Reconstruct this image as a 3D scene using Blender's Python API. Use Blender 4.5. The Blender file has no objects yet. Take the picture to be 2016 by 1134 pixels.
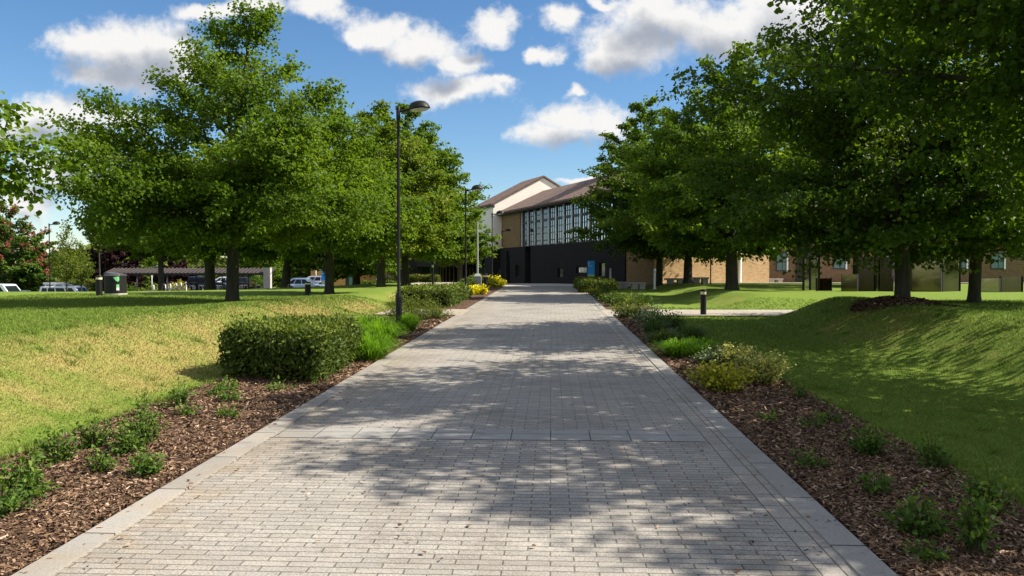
import bpy, math, random
import numpy as np
from mathutils import Vector, Matrix

random.seed(7)
RNG = np.random.default_rng(7)
scene = bpy.context.scene
COL = scene.collection
pi = math.pi

# ------------------------------------------------------------------ camera frame
F = 1580.0 / 2016.0          # focal length in picture widths
FP = 1580.0
CX, HY = 1008.0, 532.0       # principal column, true horizon row (photo pixels)
EYE = 1.6
YAW = math.atan(77 / 1580)
CA, SA = math.cos(YAW), math.sin(YAW)


def plan(xc, d):
    """camera-plan coordinates (right, forward) -> world X, Y"""
    return xc * CA - d * SA, xc * SA + d * CA


def W(px, d, z):
    x, y = plan((px - CX) / FP * d, d)
    return Vector((x, y, z))


def zat(py, d):
    return EYE - (py - HY) / FP * d


# ------------------------------------------------------------------ terrain
def sst(t):
    t = np.clip(t, 0, 1)
    return t * t * (3 - 2 * t)


def zp(Y):
    return np.interp(Y, [-400, -20, 0, 46, 50, 60, 75, 400], [-.25, -.2, 0, .64, .66, .6, .32, .3])


def G(X, Y):
    X = np.asarray(X, float)
    Y = np.asarray(Y, float)
    base = zp(Y) - .035
    gap = np.where(X < 0, sst((np.abs(Y - 24.2) - 1.25) / 1.1), sst((np.abs(Y - 24.2) - 1.2) / 2.7))
    gap = np.maximum(gap, np.where(X < 0, sst((-X - 4.7) / 1.6), sst((np.abs(X) - 14) / 5)))
    wob = .12 * np.sin(Y * .45) + .1 * np.sin(Y * .21 + 1)
    sl = (sst((-X - 4.4 + wob * .5) / 2.5) + .14 * np.exp(-((-X - 7.0) / .9) ** 2)) * gap
    sr = (sst((X - 5.0 + wob * 2) / 2.1) + .16 * np.exp(-((X + wob * 2 - 7.2) / .9) ** 2)) * gap
    plat_l = .74 + .05 * np.sin(Y * .3) * np.sin(X * .25)
    plat_r = .80 + .04 * np.sin(Y * .27 + 2)
    fade = sst((62 - Y) / 12)
    z = base + sl * fade * (plat_l - base) + sr * fade * (plat_r - base)
    z = np.where((X > 0), z, z)
    # left lawn falls away to the car park
    edge = np.interp(X, [-60, -19, -15.8, -12.9, -11.5, -10, -9], [27, 31, 34, 39, 50, 90, 300])
    low = np.interp(X, [-60, -46, -38, -25], [-1.9, -1.75, -.8, -.65])
    q = sst((Y - edge) / 16)
    z = z * (1 - q) + low * q
    return z


def gz(x, y):
    return float(G(x, y))


def on_ground(px, py, zoff=0.0):
    """first ground point seen through photo pixel px,py"""
    ds = np.linspace(2.5, 120, 6000)
    xc = (px - CX) / FP * ds
    X = xc * CA - ds * SA
    Y = xc * SA + ds * CA
    zr = EYE - (py - HY) / FP * ds
    hit = np.nonzero(zr <= G(X, Y) + zoff)[0]
    i = hit[0] if len(hit) else -1
    return Vector((X[i], Y[i], float(G(X[i], Y[i])))), ds[i]


def at_depth(px, d):
    x, y = plan((px - CX) / FP * d, d)
    return Vector((x, y, gz(x, y)))


# ------------------------------------------------------------------ object helpers
def tag(o, label=None, cat=None, group=None, kind=None):
    if label:
        o['label'] = label
    if cat:
        o['category'] = cat
    if group:
        o['group'] = group
    if kind:
        o['kind'] = kind
    return o


def empty(name, loc=(0, 0, 0), rz=0.0, label=None, cat=None, group=None):
    o = bpy.data.objects.new(name, None)
    COL.objects.link(o)
    o.empty_display_size = .2
    o.location = loc
    o.rotation_euler = (0, 0, rz)
    tag(o, label, cat, group)
    return o


def copy_thing(root, loc, rz=0.0, scale=None, label=None, group=None):
    r = root.copy()
    COL.objects.link(r)
    r.location = loc
    r.rotation_euler = (0, 0, rz)
    if scale is not None:
        r.scale = (scale, scale, scale) if not hasattr(scale, '__len__') else scale
    if label:
        r['label'] = label
    if group:
        r['group'] = group
    for ch in list(root.children):
        c = ch.copy()
        COL.objects.link(c)
        c.parent = r
        for g in list(ch.children):
            d = g.copy()
            COL.objects.link(d)
            d.parent = c
    return r


class MB:
    def __init__(self):
        self.v = []
        self.f = []
        self.m = []
        self.sm = []

    def add(self, vs, fs, mi=0, smooth=False):
        o = len(self.v)
        self.v += [tuple(p) for p in vs]
        for f in fs:
            self.f.append(tuple(i + o for i in f))
            self.m.append(mi)
            self.sm.append(smooth)

    def box(self, x0, x1, y0, y1, z0, z1, mi=0):
        self.hexa([(x0, y0), (x1, y0), (x1, y1), (x0, y1)], z0, z1, mi)

    def hexa(self, poly, z0, z1, mi=0):
        n = len(poly)
        vs = [(p[0], p[1], z0) for p in poly] + [(p[0], p[1], z1) for p in poly]
        fs = [tuple(reversed(range(n))), tuple(range(n, 2 * n))]
        for i in range(n):
            j = (i + 1) % n
            fs.append((i, j, n + j, n + i))
        self.add(vs, fs, mi)

    def solid(self, bottom, top, mi=0):
        n = len(bottom)
        fs = [tuple(reversed(range(n))), tuple(range(n, 2 * n))]
        for i in range(n):
            j = (i + 1) % n
            fs.append((i, j, n + j, n + i))
        self.add(list(bottom) + list(top), fs, mi)

    def tube(self, pts, radii, n=6, mi=0, cap=True):
        pts = [Vector(p) for p in pts]
        rings = []
        up = Vector((0, 0, 1))
        for i, p in enumerate(pts):
            a = pts[min(i + 1, len(pts) - 1)] - pts[max(i - 1, 0)]
            if a.length < 1e-9:
                a = Vector((0, 0, 1))
            a.normalize()
            ref = Vector((1, 0, 0)) if abs(a.z) > .9 else up
            b = a.cross(ref).normalized()
            c = a.cross(b)
            r = radii[i] if hasattr(radii, '__len__') else radii
            rings.append([p + (b * math.cos(2 * pi * k / n) + c * math.sin(2 * pi * k / n)) * r for k in range(n)])
        vs = [q for ring in rings for q in ring]
        fs = []
        for i in range(len(pts) - 1):
            for k in range(n):
                k2 = (k + 1) % n
                fs.append((i * n + k, (i + 1) * n + k, (i + 1) * n + k2, i * n + k2))
        if cap:
            fs.append(tuple(range(n)))
            fs.append(tuple(reversed(range((len(pts) - 1) * n, len(pts) * n))))
        self.add(vs, fs, mi, True)

    def lathe(self, prof, n=16, mi=0, c=(0, 0)):
        vs = []
        for r, z in prof:
            for k in range(n):
                vs.append((c[0] + r * math.cos(2 * pi * k / n), c[1] + r * math.sin(2 * pi * k / n), z))
        fs = []
        for i in range(len(prof) - 1):
            for k in range(n):
                k2 = (k + 1) % n
                fs.append((i * n + k, i * n + k2, (i + 1) * n + k2, (i + 1) * n + k))
        fs.append(tuple(reversed(range(n))))
        fs.append(tuple(range((len(prof) - 1) * n, len(prof) * n)))
        self.add(vs, fs, mi, True)

    def build(self, name, mats, parent=None, loc=None, angle=None):
        me = bpy.data.meshes.new(name)
        me.from_pydata(self.v, [], self.f)
        if not isinstance(mats, (list, tuple)):
            mats = [mats]
        for m in mats:
            me.materials.append(m)
        if self.f:
            me.polygons.foreach_set('material_index', self.m)
            me.polygons.foreach_set('use_smooth', self.sm)
        me.update()
        if angle:
            me.set_sharp_from_angle(angle=math.radians(angle))
        o = bpy.data.objects.new(name, me)
        COL.objects.link(o)
        if parent is not None:
            o.parent = parent
        if loc is not None:
            o.location = loc
        return o


def np_mesh(name, verts, faces_n, loops, mats, parent=None, attrs=None, mat_idx=None, smooth=False, loc=None):
    """verts (N,3); faces_n = verts per face (int); loops flat index array"""
    me = bpy.data.meshes.new(name)
    nf = len(loops) // faces_n
    me.vertices.add(len(verts))
    me.vertices.foreach_set('co', np.ascontiguousarray(verts, dtype=np.float32).ravel())
    me.loops.add(len(loops))
    me.loops.foreach_set('vertex_index', np.ascontiguousarray(loops, dtype=np.int32))
    me.polygons.add(nf)
    me.polygons.foreach_set('loop_start', np.arange(0, nf * faces_n, faces_n, dtype=np.int32))
    if not isinstance(mats, (list, tuple)):
        mats = [mats]
    for m in mats:
        me.materials.append(m)
    if mat_idx is not None:
        me.polygons.foreach_set('material_index', np.ascontiguousarray(mat_idx, dtype=np.int32))
    if smooth:
        me.polygons.foreach_set('use_smooth', np.ones(nf, dtype=bool))
    for k, arr in (attrs or {}).items():
        a = me.attributes.new(k, 'FLOAT', 'POINT')
        a.data.foreach_set('value', np.ascontiguousarray(arr, dtype=np.float32))
    me.update(calc_edges=True)
    me.validate()
    o = bpy.data.objects.new(name, me)
    COL.objects.link(o)
    if parent is not None:
        o.parent = parent
    if loc is not None:
        o.location = loc
    return o


# ------------------------------------------------------------------ materials
def lin(r, g, b):
    f = lambda c: c / 12.92 if c <= .04045 else ((c + .055) / 1.055) ** 2.4
    return (f(r / 255), f(g / 255), f(b / 255), 1)


class NT:
    def __init__(self, name):
        self.mat = bpy.data.materials.new(name)
        self.mat.use_nodes = True
        self.t = self.mat.node_tree
        self.t.nodes.clear()
        self.out = self.t.nodes.new('ShaderNodeOutputMaterial')

    def n(self, typ, **kw):
        nd = self.t.nodes.new('ShaderNode' + typ)
        for k, v in kw.items():
            setattr(nd, k, v)
        return nd

    def set(self, nd, key, val):
        s = nd.inputs[key]
        if isinstance(val, bpy.types.NodeSocket):
            self.t.links.new(val, s)
        else:
            if hasattr(s.default_value, '__len__') and len(s.default_value) == 4 and len(val) == 3:
                val = tuple(val) + (1,)
            s.default_value = val
        return nd

    def coords(self, scale=None):
        tc = self.n('TexCoord')
        if scale is None:
            return tc.outputs['Object']
        mp = self.n('Mapping')
        self.set(mp, 'Vector', tc.outputs['Object'])
        mp.inputs['Scale'].default_value = scale
        return mp.outputs['Vector']

    def noise(self, vec, scale, detail=4, rough=.55, dist=0):
        nd = self.n('TexNoise')
        self.set(nd, 'Vector', vec)
        nd.inputs['Scale'].default_value = scale
        nd.inputs['Detail'].default_value = detail
        nd.inputs['Roughness'].default_value = rough
        nd.inputs['Distortion'].default_value = dist
        return nd.outputs['Fac']

    def ramp(self, fac, stops):
        nd = self.n('ValToRGB')
        self.set(nd, 'Fac', fac)
        el = nd.color_ramp.elements
        while len(el) < len(stops):
            el.new(.5)
        for e, (p, c) in zip(el, stops):
            e.position = p
            e.color = tuple(c) + (1,) if len(c) == 3 else c
        return nd.outputs['Color']

    def mix(self, fac, a, b, mode='MIX'):
        nd = self.n('Mix', data_type='RGBA', blend_type=mode)
        for idx, v in ((0, fac), (6, a), (7, b)):
            s = nd.inputs[idx]
            if isinstance(v, bpy.types.NodeSocket):
                self.t.links.new(v, s)
            elif idx == 0:
                s.default_value = v
            else:
                s.default_value = tuple(v) + (1,) if len(v) == 3 else v
        return nd.outputs[2]

    def math(self, op, a, b=None, c=None, clamp=False):
        nd = self.n('Math', operation=op, use_clamp=clamp)
        for i, v in enumerate((a, b, c)):
            if v is None:
                continue
            self.set(nd, i, v)
        return nd.outputs[0]

    def bump(self, h, strength=.4, dist=.02, normal=None):
        nd = self.n('Bump')
        self.set(nd, 'Height', h)
        nd.inputs['Strength'].default_value = strength
        nd.inputs['Distance'].default_value = dist
        if normal is not None:
            self.set(nd, 'Normal', normal)
        return nd.outputs['Normal']

    def principled(self, color, rough=.8, spec=.3, metal=0, normal=None, **kw):
        p = self.n('BsdfPrincipled')
        self.set(p, 'Base Color', color)
        self.set(p, 'Roughness', rough)
        p.inputs['Specular IOR Level'].default_value = spec
        p.inputs['Metallic'].default_value = metal
        if normal is not None:
            self.set(p, 'Normal', normal)
        for k, v in kw.items():
            p.inputs[k].default_value = v
        return p.outputs[0]

    def finish(self, shader):
        self.t.links.new(shader, self.out.inputs['Surface'])
        return self.mat


def simple(name, c, rough=.7, spec=.35, metal=0, var=.12, scale=6, bump=.15, bscale=40, bdist=.005, coat=0):
    t = NT(name)
    co = t.coords()
    n1 = t.noise(co, scale, 5)
    lo = tuple(x * (1 - var) for x in c[:3])
    hi = tuple(min(1, x * (1 + var)) for x in c[:3])
    col = t.ramp(n1, [(.3, lo), (.7, hi)])
    nrm = t.bump(t.noise(co, bscale, 3), bump, bdist) if bump else None
    r = t.math('MULTIPLY_ADD', n1, .15, rough - .075)
    return t.finish(t.principled(col, r, spec, metal, nrm, **({'Coat Weight': coat, 'Coat Roughness': .05} if coat else {})))


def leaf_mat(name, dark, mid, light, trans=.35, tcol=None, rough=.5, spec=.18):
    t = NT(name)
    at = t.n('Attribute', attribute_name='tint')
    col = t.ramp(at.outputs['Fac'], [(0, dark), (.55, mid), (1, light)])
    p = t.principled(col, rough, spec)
    tr = t.n('BsdfTranslucent')
    tc = t.mix(1.0, col, tcol or (1.5, 1.45, .5), 'MULTIPLY')
    t.set(tr, 'Color', tc)
    mx = t.n('MixShader')
    mx.inputs[0].default_value = trans
    t.t.links.new(p, mx.inputs[1])
    t.t.links.new(tr.outputs[0], mx.inputs[2])
    return t.finish(mx.outputs[0])


M = {}
M['lime'] = leaf_mat('lime_leaf', (.048, .092, .009), (.104, .180, .015), (.21, .275, .028), .5)
M['lime_dark'] = leaf_mat('dark_lime_leaf', (.033, .070, .008), (.072, .130, .013), (.140, .205, .022), .5)
M['lime_yellow'] = leaf_mat('yellowish_lime_leaf', (.06, .105, .011), (.13, .19, .02), (.24, .285, .04), .47)
M['far_green'] = leaf_mat('far_leaf', (.055, .085, .014), (.115, .16, .024), (.19, .23, .036), .42)
M['copper'] = leaf_mat('copper_leaf', (.010, .004, .005), (.022, .008, .009), (.06, .018, .016), .2, (1.3, .7, .7))
M['chestnut'] = leaf_mat('chestnut_leaf', (.04, .08, .014), (.08, .15, .022), (.15, .21, .04), .4)
M['red_flower'] = leaf_mat('red_blossom', (.22, .035, .035), (.34, .075, .07), (.45, .18, .16), .25, (1, .8, .8))
M['hedge'] = leaf_mat('hedge_leaf', (.034, .058, .011), (.08, .125, .02), (.24, .29, .055), .3)
M['box'] = leaf_mat('box_leaf', (.06, .085, .014), (.13, .16, .024), (.23, .25, .05), .28)
M['rose'] = leaf_mat('rose_leaf', (.045, .10, .018), (.09, .17, .028), (.20, .27, .05), .4)
M['sedge'] = leaf_mat('sedge_blade', (.055, .13, .008), (.12, .26, .014), (.22, .38, .03), .45)
M['perennial'] = leaf_mat('perennial_leaf', (.06, .10, .016), (.13, .18, .03), (.23, .28, .06), .38)
M['shade_shrub'] = leaf_mat('dark_shrub_leaf', (.035, .065, .014), (.075, .125, .024), (.13, .19, .04), .35)
M['yellow_shrub'] = leaf_mat('yellow_leaf', (.40, .40, .015), (.68, .65, .02), (.85, .80, .05), .3, (1.1, 1, .4))
M['gold_shrub'] = leaf_mat('golden_leaf', (.17, .21, .02), (.42, .42, .035), (.72, .66, .09), .4, (1.2, 1.1, .5))
M['variegated'] = leaf_mat('variegated_leaf', (.16, .20, .04), (.42, .43, .12), (.85, .76, .26), .34, (1.1, 1.1, .7))
M['ivory'] = leaf_mat('ivory_variegated_leaf', (.07, .12, .04), (.17, .24, .10), (.6, .64, .42), .32, (1, 1, .8))


def bark(name, a, b):
    t = NT(name)
    co = t.coords((1, 1, .25))
    n1 = t.noise(co, 14, 6, .65)
    n2 = t.noise(t.coords(), 1.7, 3)
    col = t.mix(t.math('MULTIPLY', n2, .5), t.ramp(n1, [(.3, a), (.72, b)]), (.07, .085, .045))
    return t.finish(t.principled(col, .9, .15, 0, t.bump(n1, .9, .03)))


M['bark'] = bark('grey_bark', (.018, .015, .012), (.085, .072, .058))
M['bark_pale'] = bark('pale_bark', (.03, .026, .02), (.12, .10, .08))
M['stem'] = bark('plant_stem', (.05, .05, .02), (.10, .11, .04))


# lawn
def lawn_mat():
    t = NT('mown_lawn')
    co = t.coords()
    big = t.noise(co, .33, 4, .6, .6)
    med = t.noise(co, 2.1, 5, .65, .3)
    fine = t.noise(co, 38, 4, .7)
    dry = t.n('Attribute', attribute_name='dry').outputs['Fac']
    green = t.ramp(fine, [(.28, (.082, .13, .020)), (.55, (.150, .220, .034)), (.8, (.225, .295, .056))])
    straw = t.ramp(fine, [(.28, (.17, .135, .045)), (.55, (.30, .255, .085)), (.8, (.42, .36, .14))])
    k = t.math('MULTIPLY_ADD', big, 1.5, t.math('MULTIPLY_ADD', med, 1.3, -1.55))
    k = t.math('ADD', k, t.math('MULTIPLY', dry, .55))
    k = t.math('MULTIPLY', k, 1.6, clamp=True)
    col = t.mix(k, green, straw)
    nrm = t.bump(fine, .8, .02)
    return t.finish(t.principled(col, .95, .1, 0, nrm))


M['lawn'] = lawn_mat()


def grass_blade_mat():
    t = NT('grass_blade')
    co = t.coords()
    big = t.noise(co, .33, 4, .6, .6)
    med = t.noise(co, 2.1, 5, .65, .3)
    tint = t.n('Attribute', attribute_name='tint').outputs['Fac']
    dry = t.n('Attribute', attribute_name='dry').outputs['Fac']
    green = t.ramp(tint, [(0, (.10, .155, .022)), (.5, (.155, .23, .034)), (1, (.225, .305, .056))])
    straw = t.ramp(tint, [(0, (.21, .17, .058)), (.5, (.30, .258, .088)), (1, (.41, .355, .145))])
    k = t.math('MULTIPLY_ADD', big, 1.5, t.math('MULTIPLY_ADD', med, 1.3, -1.55))
    k = t.math('ADD', k, t.math('MULTIPLY', dry, .55))
    k = t.math('ADD', k, t.math('MULTIPLY_ADD', tint, .2, -.1))
    k = t.math('MULTIPLY', k, 1.6, clamp=True)
    col = t.mix(k, green, straw)
    p = t.principled(col, .7, .2)
    tr = t.n('BsdfTranslucent')
    t.set(tr, 'Color', col)
    mx = t.n('MixShader')
    mx.inputs[0].default_value = .3
    t.t.links.new(p, mx.inputs[1])
    t.t.links.new(tr.outputs[0], mx.inputs[2])
    return t.finish(mx.outputs[0])


M['blade'] = grass_blade_mat()


def paver_mat(name, bw, rh, offset, c1, c2, mortar, msize, speck=.35, rot=False):
    t = NT(name)
    co = t.coords()
    if rot:
        mp = t.n('Mapping')
        t.set(mp, 'Vector', co)
        mp.inputs['Rotation'].default_value = (0, 0, pi / 2)
        co2 = mp.outputs['Vector']
    else:
        co2 = co
    wob = t.n('TexNoise')
    t.set(wob, 'Vector', co)
    wob.inputs['Scale'].default_value = 9
    add = t.n('VectorMath', operation='MULTIPLY_ADD')
    t.set(add, 0, wob.outputs['Color'])
    add.inputs[1].default_value = (.006, .006, 0)
    t.set(add, 2, co2)
    br = t.n('TexBrick', offset=offset, offset_frequency=2, squash=1, squash_frequency=2)
    t.set(br, 'Vector', add.outputs[0])
    br.inputs['Scale'].default_value = 1
    br.inputs['Brick Width'].default_value = bw
    br.inputs['Row Height'].default_value = rh
    br.inputs['Mortar Size'].default_value = msize
    br.inputs['Mortar Smooth'].default_value = .25
    br.inputs['Bias'].default_value = 0
    t.set(br, 'Color1', c1)
    t.set(br, 'Color2', c2)
    t.set(br, 'Mortar', mortar)
    gr = t.noise(co, 120, 3, .85)
    gr2 = t.noise(co, 70, 3, .7)
    st = t.noise(co, .7, 5, .6)
    st2 = t.noise(co, 3.5, 5, .65)
    g = t.math('ADD', t.math('MULTIPLY', gr, .6), t.math('MULTIPLY', gr2, .4))
    spk = t.ramp(g, [(.3, (1 - speck,) * 3), (.5, (1, 1, 1)), (.72, (1 + speck,) * 3)])
    col = t.mix(1, br.outputs['Color'], spk, 'MULTIPLY')
    sta = t.ramp(t.math('ADD', t.math('MULTIPLY', st, .6), t.math('MULTIPLY', st2, .4)),
                 [(.33, (.70, .67, .63)), (.5, (1, 1, 1)), (.68, (1.12, 1.1, 1.07))])
    col = t.mix(1, col, sta, 'MULTIPLY')
    # brown washed-off soil along the bed side, and small dark spots
    sx_ = t.n('SeparateXYZ')
    t.set(sx_, 0, co)
    edge = t.math('MULTIPLY', t.math('ADD', sx_.outputs['X'], 1.75), -1.5, clamp=True)
    edge = t.math('MULTIPLY', edge, t.math('MULTIPLY_ADD', st2, 2.6, -.9, clamp=True), clamp=True)
    col = t.mix(edge, col, t.mix(1, col, (.87, .78, .66), 'MULTIPLY'))
    sp_ = t.n('TexVoronoi')
    t.set(sp_, 'Vector', co)
    sp_.inputs['Scale'].default_value = 2.3
    dot_ = t.math('LESS_THAN', sp_.outputs['Distance'], .045)
    col = t.mix(t.math('MULTIPLY', dot_, .45), col, (.09, .085, .08))
    h = t.math('SUBTRACT', t.math('MULTIPLY', g, .35), t.math('MULTIPLY', br.outputs['Fac'], 1.0))
    nrm = t.bump(h, .7, .006)
    return t.finish(t.principled(col, .82, .3, 0, nrm))


M['paver'] = paver_mat('concrete_block_paving', .25, .0705, .5, (.268, .252, .230), (.332, .313, .285), (.125, .112, .094), .005, .8)
M['paver_edge'] = paver_mat('edge_course_paving', .25, .125, .0, (.275, .257, .232), (.338, .317, .287), (.11, .095, .075), .005, .6, rot=True)
M['slab'] = paver_mat('granite_slab', .355, .43, 0, (.27, .265, .255), (.315, .31, .298), (.06, .06, .06), .005, .25)
M['kerb'] = paver_mat('granite_kerb', .9, 5.0, 0, (.25, .24, .225), (.33, .318, .298), (.05, .048, .045), .008, .3, rot=True)
M['plaza'] = paver_mat('plaza_paving', .4, .4, .5, (.40, .37, .34), (.47, .44, .40), (.2, .18, .16), .006, .2)
M['sidepath'] = paver_mat('pale_side_path', .6, .6, .5, (.33, .30, .25), (.37, .335, .285), (.3, .27, .22), .006, .2)
M['asphalt'] = simple('asphalt', (.055, .055, .057), .9, .2, 0, .25, 3, .4, 150, .006)


def mulch_mat():
    t = NT('bark_mulch')
    co = t.coords()
    v = t.n('TexVoronoi')
    t.set(v, 'Vector', co)
    v.inputs['Scale'].default_value = 34
    n1 = t.noise(co, 60, 4, .7)
    col = t.ramp(t.math('ADD', t.math('MULTIPLY', v.outputs['Color'], .5), t.math('MULTIPLY', n1, .5)),
                 [(.25, (.03, .02, .014)), (.5, (.10, .06, .04)), (.75, (.2, .13, .09))])
    return t.finish(t.principled(col, .95, .15, 0, t.bump(n1, 1, .03)))


M['mulch'] = mulch_mat()
t = NT('bark_chip')
at = t.n('Attribute', attribute_name='tint')
M['chip'] = t.finish(t.principled(t.ramp(at.outputs['Fac'], [(0, (.03, .018, .012)), (.3, (.10, .058, .034)), (.65, (.235, .145, .088)),
                                                            (.9, (.42, .30, .21)), (1, (.62, .52, .42))]), .85, .25))


def brick_mat(name, c1, c2, mortar, axis):
    """axis: unit world xy direction along the wall"""
    t = NT(name)
    co = t.coords()
    dot = t.n('VectorMath', operation='DOT_PRODUCT')
    t.set(dot, 0, co)
    dot.inputs[1].default_value = (axis[0], axis[1], 0)
    sep = t.n('SeparateXYZ')
    t.set(sep, 0, co)
    cmb = t.n('CombineXYZ')
    t.set(cmb, 0, dot.outputs['Value'])
    t.set(cmb, 1, sep.outputs['Z'])
    br = t.n('TexBrick', offset=.5)
    t.set(br, 'Vector', cmb.outputs[0])
    br.inputs['Scale'].default_value = 1
    br.inputs['Brick Width'].default_value = .225
    br.inputs['Row Height'].default_value = .075
    br.inputs['Mortar Size'].default_value = .008
    t.set(br, 'Color1', c1)
    t.set(br, 'Color2', c2)
    t.set(br, 'Mortar', mortar)
    mp = t.n('Mapping')
    t.set(mp, 'Vector', cmb.outputs[0])
    mp.inputs['Scale'].default_value = (2.2, 7, 1)
    n1 = t.noise(mp.outputs[0], 1.3, 5, .7)
    col = t.mix(1, br.outputs['Color'], t.ramp(n1, [(.3, (.72, .68, .62)), (.5, (1, 1, 1)), (.7, (1.2, 1.18, 1.12))]), 'MULTIPLY')
    return t.finish(t.principled(col, .9, .2, 0, t.bump(br.outputs['Fac'], .3, -.006)))


def plank_brick_dark(name, axis):
    return brick_mat(name, (.016, .0155, .0155), (.024, .0235, .024), (.010, .010, .010), axis)


def roof_mat():
    t = NT('brown_roof_tiles')
    co = t.coords()
    n1 = t.noise(co, 3, 6, .75)
    n2 = t.noise(t.coords((1, 1, 6)), 2.2, 4, .6)
    w = t.n('TexWave', wave_type='BANDS', bands_direction='Z')
    t.set(w, 'Vector', co)
    w.inputs['Scale'].default_value = 3.2
    w.inputs['Distortion'].default_value = .6
    col = t.ramp(t.math('ADD', t.math('MULTIPLY', n1, .6), t.math('MULTIPLY', n2, .4)),
                 [(.3, (.105, .07, .055)), (.5, (.18, .125, .10)), (.72, (.27, .20, .16))])
    return t.finish(t.principled(col, .85, .25, 0, t.bump(w.outputs['Fac'], .6, .04)))


M['roof'] = roof_mat()
M['cream'] = simple('cream_render', (.86, .82, .75), .9, .2, 0, .05, 1.5, .1, 60, .004)
M['fascia'] = simple('dark_fascia', (.02, .018, .018), .6)
M['white'] = simple('white_paint', (.78, .79, .80), .5, .4, 0, .05)
M['black'] = simple('black_paint', (.006, .006, .007), .5, .3, 0, .15, 8, .05)
M['blackmat'] = simple('black_plastic', (.010, .010, .011), .6, .35, 0, .2, 8, .05)
M['darkframe'] = simple('dark_blue_frame', (.018, .025, .035), .5, .4)
M['steel'] = simple('galvanised_steel', (.42, .43, .44), .45, .5, .6, .1)
M['greybox'] = simple('grey_cabinet', (.30, .32, .33), .55, .4, 0, .1)
M['lidgrey'] = simple('dark_grey_plastic', (.07, .072, .08), .5, .4, 0, .1)
M['cap'] = simple('pale_band', (.62, .55, .38), .5, .4, 0, .08)
M['concrete'] = simple('pale_concrete', (.42, .40, .37), .85, .25, 0, .15, 2, .3, 50)
M['timber'] = simple('weathered_timber', (.30, .22, .15), .8, .25, 0, .25, 3, .3, 30)
M['rib'] = simple('brown_metal_rib', (.085, .068, .06), .6, .3, .1, .15)
M['tyre'] = simple('tyre_rubber', (.015, .015, .015), .85, .2)
M['rim'] = simple('alloy_rim', (.45, .46, .48), .35, .5, .7)
M['lampglass'] = simple('lamp_diffuser', (.55, .56, .5), .3, .5)
M['headlight'] = simple('headlight', (.75, .77, .8), .15, .6)
M['taillight'] = simple('tail_light', (.35, .02, .02), .25, .5)
M['plate'] = simple('number_plate', (.8, .75, .35), .5)


def paint(name, c, metal=.25):
    return simple(name, c, .32, .5, metal, .03, 3, 0, coat=.8)


M['p_white'] = paint('white_car_paint', (.72, .74, .78), 0)
M['p_navy'] = paint('navy_car_paint', (.008, .011, .028))
M['p_black'] = paint('black_car_paint', (.006, .007, .010))
M['p_silverblue'] = paint('silver_blue_car_paint', (.28, .37, .50), .4)
M['p_silver'] = paint('silver_car_paint', (.50, .53, .60), .4)


def glass_mat(name, tint=(.02, .03, .035), rough=.03, f0=.5):
    t = NT(name)
    co = t.coords()
    n1 = t.noise(co, .55, 2)
    d = t.n('BsdfDiffuse')
    t.set(d, 'Color', tint)
    g = t.n('BsdfGlossy')
    g.inputs['Roughness'].default_value = rough
    t.set(g, 'Color', (.62, .67, .72))
    t.set(g, 'Normal', t.bump(n1, .06, .12))
    mx = t.n('MixShader')
    lw = t.n('LayerWeight')
    lw.inputs['Blend'].default_value = f0
    t.set(mx, 0, lw.outputs['Fresnel'])
    t.t.links.new(d.outputs[0], mx.inputs[1])
    t.t.links.new(g.outputs[0], mx.inputs[2])
    return t.finish(mx.outputs[0])


M['glass'] = glass_mat('window_glass', (.03, .045, .05), .02, .55)
M['carglass'] = glass_mat('car_glass', (.012, .016, .02), .03, .3)
M['tealglass'] = glass_mat('pale_teal_glass', (.11, .19, .19), .08, .25)


def mirror_mat(name, tint):
    t = NT(name)
    co = t.coords()
    n1 = t.noise(co, 1.3, 3)
    n2 = t.noise(co, 9, 5)
    col = t.ramp(n2, [(.3, tuple(x * .85 for x in tint)), (.7, tint)])
    return t.finish(t.principled(col, .09, .5, 1, t.bump(n1, .07, .05)))


M['mirror'] = mirror_mat('polished_steel', (.30, .285, .26))
M['mirror_gold'] = mirror_mat('gold_tinted_steel', (.15, .135, .09))
M['mirror_grey'] = mirror_mat('grey_tinted_steel', (.13, .115, .115))


def emit_free(name, c, rough=.45):
    return simple(name, c, rough, .4, 0, .04, 2, 0)


M['blue'] = emit_free('blue_sign_face', (.015, .34, .92))
M['bluedark'] = emit_free('blue_sign_side', (.01, .07, .35))
M['yellow'] = emit_free('yellow_sign', (.75, .62, .03))
M['red'] = emit_free('red_sign', (.55, .03, .03))
M['orange'] = emit_free('orange_sign', (.60, .16, .03))
M['greenlabel'] = emit_free('green_label', (.22, .62, .28))
M['limelabel'] = emit_free('lime_label', (.42, .55, .08))
t = NT('sign_picture')
co = t.coords()
nn = t.noise(co, 5, 3)
M['picture'] = t.finish(t.principled(t.ramp(nn, [(.35, (.2, .42, .08)), (.5, (.5, .62, .3)), (.62, (.45, .5, .55))]), .5, .4))

# ------------------------------------------------------------------ sun, sky, camera
SUN_EL = math.radians(43)
SUN_DIR = Vector((1.0, .06, 0)).normalized()          # horizontal direction towards the sun
sd = Vector((SUN_DIR.x * math.cos(SUN_EL), SUN_DIR.y * math.cos(SUN_EL), math.sin(SUN_EL)))
L = bpy.data.lights.new('sun', 'SUN')
L.energy = 4.6
L.angle = math.radians(.5)
L.color = (1, .91, .77)
sun = bpy.data.objects.new('sun', L)
COL.objects.link(sun)
sun.rotation_euler = sd.to_track_quat('Z', 'Y').to_euler()
sun.location = (30, 0, 40)

wd = bpy.data.worlds.new('World')
scene.world = wd
wd.use_nodes = True
nt = wd.node_tree
nt.nodes.clear()


def wn(typ, **kw):
    n = nt.nodes.new('ShaderNode' + typ)
    for k, v in kw.items():
        setattr(n, k, v)
    return n


def wl(a, b):
    nt.links.new(a, b)


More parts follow.
